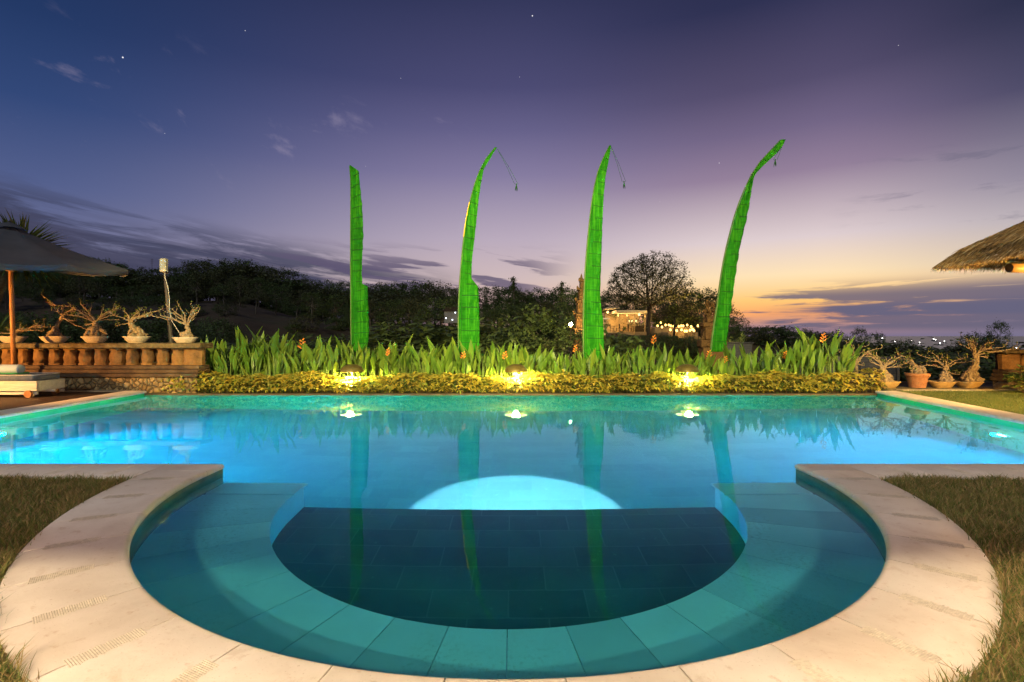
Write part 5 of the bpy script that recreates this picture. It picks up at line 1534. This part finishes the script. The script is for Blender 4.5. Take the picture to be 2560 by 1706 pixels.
while px < 2600:
    put_tree(px, r.uniform(20, 25), 905 + r.uniform(-8, 12), BV, r, 'beyond2', None, 1.8, 'bush'); px += r.uniform(44, 60)
def put_bush(px, Y, h, kind):
    x = (px - CX) * Y / F; tm, cm, H = r.choice(BV); s = h / H
    e = empty('bush', (x, Y, hill_at(x, Y) - .1 * h), r.uniform(0, 6.28)); e.scale = (s * 1.3, s * 1.3, s)
    link('trunk', tm, e); link('crown', cm, e); forest.append((px, Y, kind, e))
for i in range(64): put_bush(r.uniform(-60, 1000), 34 + 58 * r.random(), r.uniform(.7, 1.9), 'scrub')
# names that single each one out
MARKS = [(-999, 'beyond the parasol'), (330, 'above the flood lamp pole'), (500, 'past the flood lamp pole'), (700, 'just before the straight banner'), (890, 'just past the straight banner'), (1020, 'just before the hooked banner'),
         (1172, 'just past the hooked banner'), (1300, 'before the gate tower')]
WHAT = {'skyline': 'leafy skyline tree', 'slope': 'dark tree on the mid slope', 'ridge': 'dark bush under the skyline trees', 'foot': 'green tree at the foot of the slope', 'bush': 'dark bush behind the heliconias', 'low': 'dark bush behind the balustrade', 'scrub': 'low scrub bush on the open slope',
        'spire': 'spire-topped dark tree', 'gate': 'dense dark round tree', 'lampbush': 'bush lit by the bright garden light', 'rest': 'dark bush on the bank below the lit restaurant', 'grove': 'dark tree of the restaurant grove',
        'bannertree': 'tree behind the most slanted banner', 'glow': 'amber-lit bush behind the terrace lamps', 'coast': 'dark shrub of the coastal row under the sunset', 'lone': 'lone dark tree against the sea', 'beyond': 'dark shrub along the slope above the sea', 'beyond2': 'dark shrub close behind the bonsai pots'}
CAT = {'bush': 'bush', 'scrub': 'bush', 'glow': 'bush', 'low': 'bush', 'ridge': 'bush', 'lampbush': 'bush', 'rest': 'bush', 'coast': 'shrub', 'beyond': 'shrub', 'beyond2': 'shrub'}
GRP = {'scrub': 'scrub bushes on the open slope', 'glow': 'bushes lit by the terrace lamps', 'low': 'bushes behind the balustrade', 'ridge': 'bushes under the skyline trees', 'skyline': 'trees on the wooded skyline', 'slope': 'trees on the wooded slope', 'foot': 'trees at the foot of the slope', 'bush': 'bushes behind the heliconias', 'lampbush': 'bushes around the bright garden light', 'rest': 'bushes below the restaurant',
       'grove': 'grove around the restaurant', 'bannertree': 'trees behind the slanted banner', 'coast': 'shrubs of the coastal row', 'lone': 'lone trees above the sea', 'beyond': 'shrubs above the sea', 'beyond2': 'shrubs behind the pots'}
bins = {}
for px, Y, kd, e in forest:
    mk = [q for q in MARKS if px >= q[0]][-1][1] if kd in ('skyline', 'slope', 'ridge', 'low', 'scrub', 'foot', 'bush', 'spire') else ''
    if kd == 'beyond': mk = 'behind the bare shrub' if px < 2200 else 'behind the terracotta pot' if px < 2330 else 'behind the upright bonsai' if px < 2400 else 'behind the tallest bonsai'
    bins.setdefault((kd, mk), []).append((px, e))
for (kd, mk), lst in bins.items():
    lst.sort(key=lambda q: q[0])
    for i, (px, e) in enumerate(lst):
        end = 'the house side' if kd in () else 'the parasol side'
        lab = f'{ORD[i]} {WHAT[kd]} {mk}'.strip() if len(lst) > 1 else f'{WHAT[kd]} {mk}'.strip()
        if len(lst) > 1 and len(lab.split()) < 12: lab += ' from the parasol end'
        if kd == 'gate': lab = 'dense dark round tree close behind the stepped gate tower'
        tag(e, lab, CAT.get(kd, 'tree'), GRP.get(kd))

# the big spreading tree over the restaurant
def big_tree():
    r = random.Random(12); Yt = 66.0; k = Yt / F
    b = P(1622, 838, Yt); b.z = hill_at(b.x, Yt) - .3; e = empty('spreading_tree', b)
    tgt = []
    def inside(px, py):
        """the outline of the crown in the photograph, as a height profile over its width"""
        top = poly(px, [(1512, 735), (1518, 710), (1528, 688), (1545, 665), (1580, 645), (1620, 637), (1660, 642), (1690, 656), (1703, 672), (1706, 690), (1722, 712), (1733, 728)])
        bot = poly(px, [(1512, 738), (1530, 752), (1560, 762), (1600, 768), (1640, 765), (1680, 752), (1715, 742), (1733, 736)])
        return top < py < bot
    R3 = 110 * k
    while len(tgt) < 2600:
        px, py = r.uniform(1512, 1733), r.uniform(636, 770)
        if not inside(px, py): continue
        u = (px - 1622) * k; z = (838 - py) * k + (P(1622, 838, Yt).z - b.z)
        d = r.uniform(-1, 1) * sqrt(max(.05, 1 - (u / (R3 * 1.02)) ** 2)) * R3 * .8
        q = Vector((u, d, z)); c0 = Vector((0, 0, (838 - 735) * k))
        if (q - c0).length < R3 * r.uniform(.1, .8) and r.random() < .5: continue
        tgt.append(q)
    nodes = [Vector((0, 0, -.6))]; par = [-1]
    ztr = (838 - 775) * k + .3; n = 8
    for i in range(1, n + 1):
        nodes.append(Vector((.08 * sin(i), .05 * cos(i * 2), lerp(-.6, ztr, i / n)))); par.append(len(nodes) - 2)
    step = .30; kill = .42; infl = 5.0
    from mathutils.kdtree import KDTree
    alive = list(tgt)
    for it in range(90):
        kd = KDTree(len(nodes))
        for i, p in enumerate(nodes): kd.insert(p, i)
        kd.balance(); pull = {}; rest = []
        for a in alive:
            co, i, d = kd.find(a)
            if d < kill: continue
            rest.append(a)
            if d < infl or it < 10: pull.setdefault(i, Vector()); pull[i] += (a - nodes[i]).normalized()
        alive = rest
        if not pull: break
        for i, v in pull.items():
            v = v.normalized() + Vector((r.uniform(-.15, .15), r.uniform(-.15, .15), r.uniform(-.1, .15)))
            new = nodes[i] + v.normalized() * step
            if kd.find(new)[2] < step * .45: continue
            nodes.append(new); par.append(i)
        if len(nodes) > 9000: break
    N = len(nodes); ch = [[] for _ in range(N)]
    for i in range(1, N): ch[par[i]].append(i)
    area = [0.0] * N
    for i in range(N - 1, -1, -1):
        area[i] = sum(area[c] for c in ch[i]) if ch[i] else .016 ** 2.2
    rad = [min(.75, a ** (1 / 2.2)) for a in area]
    T = MB()
    stack = [(0, None)]
    while stack:                                      # one tube for every run between forks
        i, start = stack.pop()
        run = ([start] if start is not None else []) + [i]
        while len(ch[run[-1]]) == 1: run.append(ch[run[-1]][0])
        if len(run) > 1:
            big = rad[run[0]] > .08
            rr = [min(rad[j], rad[run[1]] * 1.0) if q == 0 and start is not None else rad[j] for q, j in enumerate(run)]
            T.tube([nodes[j] for j in run], rr, 8 if big else 4, cap=False)
        last = run[-1]
        for c in ch[last]: stack.append((c, last))
    C = MB()
    for i in range(N):
        if not ch[i] or (rad[i] < .045 and r.random() < .8):
            for j in range(r.randint(5, 10)):
                d = Vector((r.uniform(-1, 1), r.uniform(-1, 1), r.uniform(-.6, .6)))
                C.leaf(nodes[i] + Vector((r.gauss(0, .18), r.gauss(0, .18), r.gauss(0, .15))), d, (r.uniform(-.5, .5), r.uniform(-.5, .5), 1), r.uniform(.16, .32), .14, .2, .1, 2, wmax=.5)
    T.build('trunk', M_DTRUNK, e); C.build('crown', M_CROWN2, e)
    tag(e, 'great spreading tree with bare twisting limbs standing dark against the sunset', 'tree')
big_tree()

# ------------------------------------------------------------------ the lit restaurant
YR_ = 70.0; kR = YR_ / F
M_RW = varied('warm ochre plaster', (.30, .22, .12), (.46, .36, .21), 1, .8, .1)
M_RF = varied('pale roof edge', (.45, .42, .36), (.58, .54, .46), 1, .7, .1)
M_RD = varied('dark timber', (.03, .02, .012), (.06, .04, .022), 2, .6, .2)
M_GLOW = emit('warm lamp glow', (1, .62, .2), 4)
b = P(1600, 830, YR_); e = empty('restaurant', b); ob = Vector(b)
def RP(px, py, d=0.0): return P(px, py, YR_) - ob + Vector((0, d, 0))
mb = MB(); q0 = RP(1515, 832); q1 = RP(1618, 832); mb.box(((q0.x + q1.x) / 2, 2.2, -.25), (q1.x - q0.x, 5, .5)); mb.build('floor', M_RW, e, smooth=False)
mb = MB(); mb.box(((q0.x + q1.x) / 2, 4.5, 1.35), (q1.x - q0.x, .15, 2.7)); mb.build('back_wall', M_RW, e, smooth=False)
mb = MB(); w0 = RP(1587, 0).x; mb.box(((w0 + q1.x) / 2, .8, .40), (q1.x - w0, .2, .9)); mb.build('front_wall', M_RD, e, smooth=False)
za, zb_ = RP(0, 783).z, RP(0, 776).z
mb = MB(); mb.box(((RP(1540, 0).x + q1.x) / 2 + .1, 2.0, (za + zb_) / 2), (q1.x - RP(1540, 0).x + .3, 5.4, zb_ - za), bev=.05); mb.build('roof', M_RF, e, autosmooth=40)
mb = MB(); mb.box(((q0.x + RP(1548, 0).x) / 2, 1.6, RP(0, 771).z), (RP(1548, 0).x - q0.x, 4.6, .16), bev=.04); mb.build('porch_roof', M_RF, e, autosmooth=40)
for px in (1508, 1516, 1548, 1570, 1586, 1612):
    mb = MB(); x = RP(px, 0).x; mb.box((x, .0, 1.25), (.16, .16, 2.5)); mb.build('column', M_RW, e, smooth=False)
for i, (px, pz) in enumerate(((1524, 780), (1552, 788), (1575, 788), (1604, 786))):
    x = RP(px, 0).x; mb = MB(); mb.blob((x, 1.4, RP(0, pz).z), .17, 10, 6); mb.build('ceiling_lamp', M_GLOW, e)
    lamp('restaurant_light', 'POINT', ob + Vector((x, 1.3, RP(0, pz).z - .25)), 260, (1, .55, .17), radius=.15)
mb = MB()
for px in (1590, 1600, 1609): mb.box((RP(px, 0).x, 4.38, RP(0, 801).z), (.30, .05, .34))
mb.build('window', emit('lit window', (1, .72, .36), 3), e, smooth=False)
tag(e, 'open-sided white restaurant lit from within, below the spreading tree', 'restaurant')
M_CH = varied('dark chair timber', (.02, .013, .008), (.045, .03, .018), 4, .6, .2)
tb = empty('dining_table', ob + RP(1533, 829, -.6))
mb = MB(); mb.lathe([(.02, .70), (.55, .70), (.56, .735), (.02, .74)], 16); mb.build('tabletop', M_CH, tb)
mb = MB(); mb.lathe([(.28, 0), (.27, .03), (.04, .06), (.04, .70)], 10); mb.build('leg', M_CH, tb)
ch0 = empty('dining_chair', ob + RP(1526, 829, -.9))
mb = MB(); mb.box((0, 0, .44), (.44, .44, .04)); mb.build('seat', M_CH, ch0, smooth=False)
mb = MB(); mb.tube([(-.2, .2, .44), (-.2, .24, .95), (0, .25, 1.02), (.2, .24, .95), (.2, .2, .44)], .022, 5); mb.tube([(0, .21, .44), (0, .25, 1.0)], .018, 5); mb.build('backrest', M_CH, ch0)
for sx in (-.19, .19):
    for sy in (-.19, .19): mb = MB(); mb.tube([(sx, sy, 0), (sx, sy, .44)], .02, 5); mb.build('leg', M_CH, ch0)
for i, (px, d) in enumerate(((1533, -.6), (1556, -.7), (1577, -.7))):
    o = tb if i == 0 else copy_tree(tb, ob + RP(px, 829, d))
    tag(o, f'{ORD[i]} round dining table on the open restaurant floor, from the pointed banner', 'table', 'restaurant tables')
for i, (px, d, rz) in enumerate(((1523, -.9, 1.6), (1541, -.9, -1.6), (1549, -1.0, 1.7), (1563, -1.0, -1.5), (1570, -1.0, 1.5), (1584, -1.0, -1.6))):
    o = ch0 if i == 0 else copy_tree(ch0, ob + RP(px, 829, d))
    o.rotation_euler = (0, 0, rz)
    tag(o, f'{ORD[i]} dark dining chair on the open restaurant floor, from the pointed banner', 'chair', 'restaurant chairs')
# small garden house behind the pointed banner, with its wall lamp
b = P(1480, 812, 34); e = empty('garden_house', b); ob2 = Vector(b); k2 = 34 / F
mb = MB(); mb.box((2 * k2, .6, -.4), (66 * k2, 1.0, 1.1)); mb.build('wall', M_RW, e, smooth=False)
mb = MB(); mb.box((4 * k2, .5, 15 * k2), (78 * k2, 1.5, .10), bev=.02); mb.build('roof', M_RF, e, autosmooth=40)
mb = MB(); mb.box((11 * k2, .04, 10 * k2 - .06), (.26, .10, .26), bev=.03); mb.build('wall_lamp', emit('wall lamp glow', (1, .80, .46), 14), e)
lamp('wall_light', 'POINT', ob2 + Vector((11 * k2, -.35, 10 * k2 - .06)), 26, (1, .72, .36), radius=.1)
tag(e, 'low white garden house with a bright wall lamp behind the pointed banner', 'house')
# bright garden light beside the gate tower
b = P(1427, 812, 18.1); b.z = hill_at(b.x, 18.1); e = empty('garden_light', b); zt = P(0, 811, 18.1).z - b.z
mb = MB(); mb.tube([(0, 0, -.1), (0, 0, zt - .05)], .03, 8); mb.build('post', M_POST, e)
mb = MB(); mb.blob((0, 0, zt), .062, 12, 8); mb.build('bulb', emit('bright bulb', (1, .60, .20), 800), e)
mb = MB(); mb.lathe([(.03, -.13), (.17, -.115), (.17, -.105), (.03, -.095)], 16, c=(0, 0, zt)); mb.build('shield_plate', M_POST, e)  # wide plate added under the bulb to hide it from the water
tag(e, 'bright round garden light on a post beside the stepped gate tower', 'garden light')
# terrace lamps below the grove
M_TB = emit('terrace lamp glow', (1, .58, .15), 4.5)
T0 = []
spots = [(1644, 815, 66), (1652, 807, 70), (1664, 813, 66), (1672, 813, 67), (1677, 815, 66), (1684, 816, 64), (1697, 816, 66), (1703, 815, 65), (1708, 815, 66), (1718, 813, 64), (1655, 818, 62), (1728, 817, 62),
         (1676, 825, 58), (1686, 826, 58), (1692, 827, 57), (1704, 825, 58), (1712, 828, 57), (1717, 828, 57), (1725, 826, 57), (1731, 824, 56), (1735, 827, 57), (1745, 815, 58), (1752, 812, 58)]
proto = None
tl_ = []
for i, (px, py, Y) in enumerate(spots):
    p = P(px, py, Y)
    if proto is None:
        proto = empty('terrace_lamp', p); mb = MB(); mb.blob((0, 0, 0), .13, 8, 6, (1, 1, 1.2)); mb.build('bulb', M_TB, proto)
        mb = MB(); mb.tube([(0, 0, -1.5), (0, 0, -.13)], .03, 6); mb.build('post', M_RD, proto); o = proto
    else: o = copy_tree(proto, p)
    tl_.append((0 if py < 820 else 1, px, o))
for line in (0, 1):
    for i, (l, px, o) in enumerate(sorted((q for q in tl_ if q[0] == line), key=lambda q: q[1])):
        tag(o, f'{ORD[i]} glowing lamp of the {"upper" if line == 0 else "lower"} terrace row, from the spreading tree', 'terrace lamp', 'glowing lamps on the restaurant terraces')
for (px, py, Y, pw) in ((1660, 806, 68, 480), (1700, 806, 67, 640), (1725, 808, 64, 420), (1700, 822, 57, 260)):
    lamp('terrace_light', 'POINT', P(px, py, Y) + Vector((0, -1, .5)), pw, (1, .60, .16), radius=.3)
M_TERR = varied('ochre terrace wall', (.22, .15, .07), (.36, .25, .12), 1, .9, .3)
for (pa, pb_, py, Y, lab) in ((1635, 1735, 819, 66, 'upper ochre terrace carrying a row of glowing lamps'), (1668, 1742, 831, 58, 'lower ochre terrace carrying a row of glowing lamps')):
    a, c = P(pa, py, Y), P(pb_, py + 2, Y)
    mb = MB(); mb.box((0, 1.2, -1.2), (c.x - a.x, 3.2, 2.4), bev=.05); te_ = mb.build('terrace', M_TERR, autosmooth=40); te_.location = ((a.x + c.x) / 2, Y, a.z)
    tag(te_, lab, 'terrace', 'restaurant terraces')
# a small palm among the lamps and a planted ground for the light to fall on
M_DPALM = leafy('dark palm fronds', [(.03, .04, .012), (.045, .055, .016)], .5, .2)
b = P(1685, 822, 55); e = empty('coconut_palm', b); mb = MB(); zt = (822 - 793) * 55 / F
mb.tube([(0, 0, -1), (.06, 0, zt * .5), (.02, 0, zt)], [.13, .10, .08], 8); mb.build('trunk', M_DTRUNK, e)
mb = MB(); r = random.Random(4)
for i in range(17):
    a = 2 * pi * i / 17; el = r.uniform(.0, .9); d = Vector((cos(a), sin(a), el)).normalized(); c = Vector((.02, 0, zt)); L = r.uniform(.9, 1.25)
    for j in range(12):
        s = j / 11; q = c + d * L * s - Vector((0, 0, .55 * L * s * s)); sd = d.cross(up_).normalized()
        for sg in (-1, 1): mb.leaf(q, sd * sg + d * .5 + Vector((0, 0, -.4)), up_, .26 * (1 - .6 * s), .03, .4, .1, 2)
mb.build('foliage', M_DPALM, e); tag(e, 'small dark palm among the glowing terrace lamps', 'palm')
# low wall and plants at the foot of the slanted banner
b = P(1845, 875, 24); e = empty('garden_wall', b); mb = MB(); mb.box((0, 0, -.3), (1.25, .25, 1.2), bev=.02); mb.build('wall', M_FEN, e, autosmooth=40)
mb = MB(); mb.box((0, 0, .33), (1.35, .33, .06), bev=.01); mb.build('cap', M_FEN, e, autosmooth=40)
tag(e, 'dark low garden wall at the foot of the most slanted banner', 'wall')
put = put_tree(1838, 24.8, 838, [BV[2]], random.Random(9), 'wallbush', None, .5, 'bush'); tag(put, 'small lit bush above the dark garden wall', 'bush')
lamp('wall_bush_light', 'POINT', P(1832, 850, 24.0), 14, (1, .62, .24), radius=.1)
# house glimpsed in the wood
b = P(1128, 800, 48); e = empty('hillside_house', b); mb = MB(); mb.box((0, .5, .25), (1.3, 1.4, 1.1)); mb.build('wall', varied('dim grey wall', (.10, .10, .11), (.16, .16, .17), 2, .8, .1), e, smooth=False)
mb = MB(); mb.add([(-.8, -.35, .8), (.8, -.35, .8), (.8, 1.4, .8), (-.8, 1.4, .8), (-.5, .5, 1.25), (.5, .5, 1.25)], [(0, 1, 5, 4), (1, 2, 5), (2, 3, 4, 5), (3, 0, 4), (3, 2, 1, 0)]); mb.build('roof', M_RD, e, smooth=False)
M_COLD = emit('cool window glow', (.8, .88, 1), 5)
for px, py in ((1115, 796), (1138, 782), (1131, 800)): mb = MB(); p = P(px, py, 47.2) - b; mb.box(p, (.10, .06, .10)); mb.build('lamp', M_COLD, e, smooth=False)
tag(e, 'small house with cool pinpoint lamps glimpsed in the wood before the hooked banner', 'house')
# radio mast on the hill
b = P(380, 690, 125); b.z = hill_at(b.x, 125); e = empty('radio_mast', b); mb = MB(); z1 = P(380, 646, 125).z - b.z
mb.tube([(0, 0, 0), (0, 0, z1)], [.10, .03], 5); mb.build('mast', M_RD, e)
mb = MB()
for q in (.9, .94, .97): mb.tube([(-.35, 0, z1 * q), (.35, 0, z1 * q)], .03, 4)
mb.build('aerials', M_RD, e); tag(e, 'thin radio mast above the skyline near the flood lamp head', 'mast')
# fishing boats with lamps on the sea
M_BL = emit('boat lamp', (1, .96, .88), 14); M_HULL = varied('boat hull', (.05, .05, .06), (.10, .10, .11), .3, .6, .1)
bs = [(2122, 851, 2.2), (2131, 855, 2.2), (2206, 850, 2.6), (2237, 857, 2.2), (2265, 861, 2.8), (2278, 855, 2.2), (2299, 859, 2.2), (2334, 852, 2.5), (2339, 853, 2.2), (2350, 862, 2.8), (2361, 855.5, 2.0), (2541, 871, 2.2), (2368, 879, 2.0), (2376, 880, 2.0)]
proto = None
for i, (px, py, s) in enumerate(bs):
    Y = (60 + CAMZ - 6) * F / (py - HY); x = (px - CX) * Y / F
    if proto is None:
        proto = empty('fishing_boat', (x, Y, -60)); mb = MB()
        mb.add([(-6, -1.6, .4), (5, -1.6, .4), (8.5, 0, 1.6), (5, 1.6, .4), (-6, 1.6, .4), (-6, -2.1, 2.2), (5, -2.1, 2.4), (9.5, 0, 3.4), (5, 2.1, 2.4), (-6, 2.1, 2.2)], [(0, 1, 6, 5), (1, 2, 7, 6), (2, 3, 8, 7), (3, 4, 9, 8), (4, 0, 5, 9), (5, 6, 7, 8, 9)])
        mb.build('hull', M_HULL, proto, smooth=False)
        mb = MB(); mb.box((-2.5, 0, 3.3), (3.4, 2.6, 2.2), bev=.2); mb.build('cabin', M_HULL, proto)
        mb = MB(); mb.tube([(0, 0, 2.2), (0, 0, 6)], .12, 6); mb.build('mast', M_HULL, proto)
        mb = MB(); mb.blob((0, 0, 6), 1.0, 10, 6); mb.build('lamp', M_BL, proto); o = proto
    else: o = copy_tree(proto, (x, Y, -60))
    q = s * Y / 3600 * 1.0
    o.scale = (q, q, q)
    o.location.z = -60 if Y > 1800 else -60
    tag(o, f'{ORD[i]} fishing boat lamp on the dusky sea from the lone trees toward the pavilion', 'boat', 'fishing boats with lamps on the sea')
# ------------------------------------------------------------------ lamps of the place, and added fills
WARM2 = (1, .80, .50)
# porch lamps of the house behind the camera, cut off by the edge of its eave
for x_, p_ in ((-2.6, 4200), (2.6, 3700)):
    o = lamp('porch_light', 'SPOT', (x_, -3.2, 3.6), p_, WARM2, (x_ * .7, 3.0, 0), 84, .35, .10); o.data.cycles.is_caustics_light = True
for x_ in (-3.4, 3.4):
    o = lamp('eave_fill', 'SPOT', (x_, -.9, 2.9), 560, (1, .66, .48), (x_ * 1.05, 4.2, 0), 110, .6, .10); o.data.cycles.is_caustics_light = True  # pair added to fill in beyond the eave's shadow edge
M_EAVE = varied('dark eave timber', (.05, .03, .018), (.10, .06, .035), 3, .6, .2)
e = empty('house_porch', (0, -3.0, -.1))
mb = MB(); mb.off = Vector(e.location); mb.box((0, -1.05, 2.50), (15, .08, .40)); mb.build('fascia', M_EAVE, e, smooth=False)
mb = MB(); mb.off = Vector(e.location); mb.add([(-7.5, -1.0, 2.72), (7.5, -1.0, 2.72), (7.5, -6.5, 4.9), (-7.5, -6.5, 4.9), (-7.5, -1.0, 2.80), (7.5, -1.0, 2.80), (7.5, -6.5, 4.98), (-7.5, -6.5, 4.98)], [(0, 3, 2, 1), (4, 5, 6, 7), (0, 1, 5, 4), (2, 3, 7, 6)]); mb.build('roof', M_EAVE, e, smooth=False)
for x_ in (-7.2, 7.2):
    mb = MB(); mb.off = Vector(e.location); mb.tube([(x_, -1.4, -.1), (x_, -1.4, 2.7)], .09, 10); mb.build('post', M_EAVE, e)
tag(e, 'dark timber porch of the house behind the lawn', 'porch')
# roof floodlight on the banners and the planting
for s_ in (-1, 1): lamp('roof_flood', 'SPOT', (s_ * 2.5, -5.0, 6.5), 25000, (1, .80, .32), (s_ * 3.3, 13.2, 3.2), 43, .35, .15)
# low lamps of the terraces at both sides, on the balustrades and the pots
lamp('terrace_spot', 'SPOT', (-12.6, 7.9, 1.35), 2000, (1, .47, .10), (-9.6, 11.6, .55), 84, .5, .05)
lamp('terrace_spot', 'SPOT', (9.8, 5.4, 1.9), 2100, (1, .58, .13), (10.2, 11.8, .2), 80, .6, .06)
lamp('thatch_fill', 'SPOT', (6.5, -4.0, 4.6), 5000, (1, .72, .34), (9.7, 9.4, 3.0), 36, .5, .12)  # added fill spot, aimed at the pavilion thatch to brighten it
lamp('pavilion_lamp', 'POINT', (11.0, 8.4, 2.0), 420, (1, .58, .20), radius=.08)
# lamps under water
BLUE = (.0, .49, 1.0)
M_PL = emit('pool lamp lens', (.75, .93, 1), 8)
def pool_lamp(x, y, z, label, aim, power, size, blend, col, out=.12):
    e = empty('pool_lamp', (x, y, z))
    mb = MB(); n = 20
    mb.lathe([(.001, 0), (.085, .0), (.085, .014)], n); lens = mb
    vs = [(a, c, b) for a, b, c in mb.v]; mb.v = vs; mb.build('lens', M_PL, e)
    mb = MB(); mb.lathe([(.086, -.015), (.115, -.01), (.12, .012), (.10, .02), (.086, .016)], n); mb.v = [(a, c, b) for a, b, c in mb.v]; mb.build('rim', M_WHT, e)
    lamp('pool_lamp_light', 'SPOT', (x, y + out, z), power, col, aim, size, blend, .05 if size > 140 else .014)
    tag(e, label, 'pool lamp', 'round lamps set in the pool walls')
pool_lamp(0.05, YW + .012, -1.66, 'round underwater lamp below the edge of the sunken basin', (.05, 5.40, -2.25), 3600, 130, .01, (.95, .88, 1.0), .38)
pool_lamp(-5.4, YW + .012, -.95, 'underwater lamp in the wall on the sun lounger side', (-5.6, 9, -1.9), 900, 165, .6, BLUE)
pool_lamp(5.6, YW + .012, -.95, 'underwater lamp in the wall on the thatched roof side', (5.8, 9, -1.9), 800, 165, .6, BLUE)
for s_, p_ in ((-1, 1900), (1, 1400)):
    x_ = (xl(7.7) if s_ < 0 else xr(7.7)) - s_ * .06
    e = empty('pool_lamp', (x_, 7.7, -1.25))
    mb = MB(); mb.lathe([(.001, 0), (.085, .0), (.085, .014)], 20); mb.v = [(-s_ * c, a, b) for a, b, c in mb.v]; mb.build('lens', M_PL, e)
    mb = MB(); mb.lathe([(.086, -.015), (.115, -.01), (.12, .012), (.10, .02), (.086, .016)], 20); mb.v = [(-s_ * c, a, b) for a, b, c in mb.v]; mb.build('rim', M_WHT, e)
    lamp('pool_lamp_light', 'SPOT', (x_ - s_ * .1, 7.7, -1.2), p_, BLUE, (0, 6.2, -1.0), 165, .6, .06)
    tag(e, 'underwater lamp in the long pool wall on the ' + ('parasol' if s_ < 0 else 'pavilion') + ' side', 'pool lamp', 'round lamps set in the pool walls')
# sun lamp added from behind the house to brighten the hill trees
o = lamp('tree_fill', 'SUN', (0, -20, 30), 1.0, (.88, .96, .90), None); o.data.angle = radians(4); o.rotation_euler = Vector((.35, .78, -.52)).to_track_quat('-Z', 'Y').to_euler()
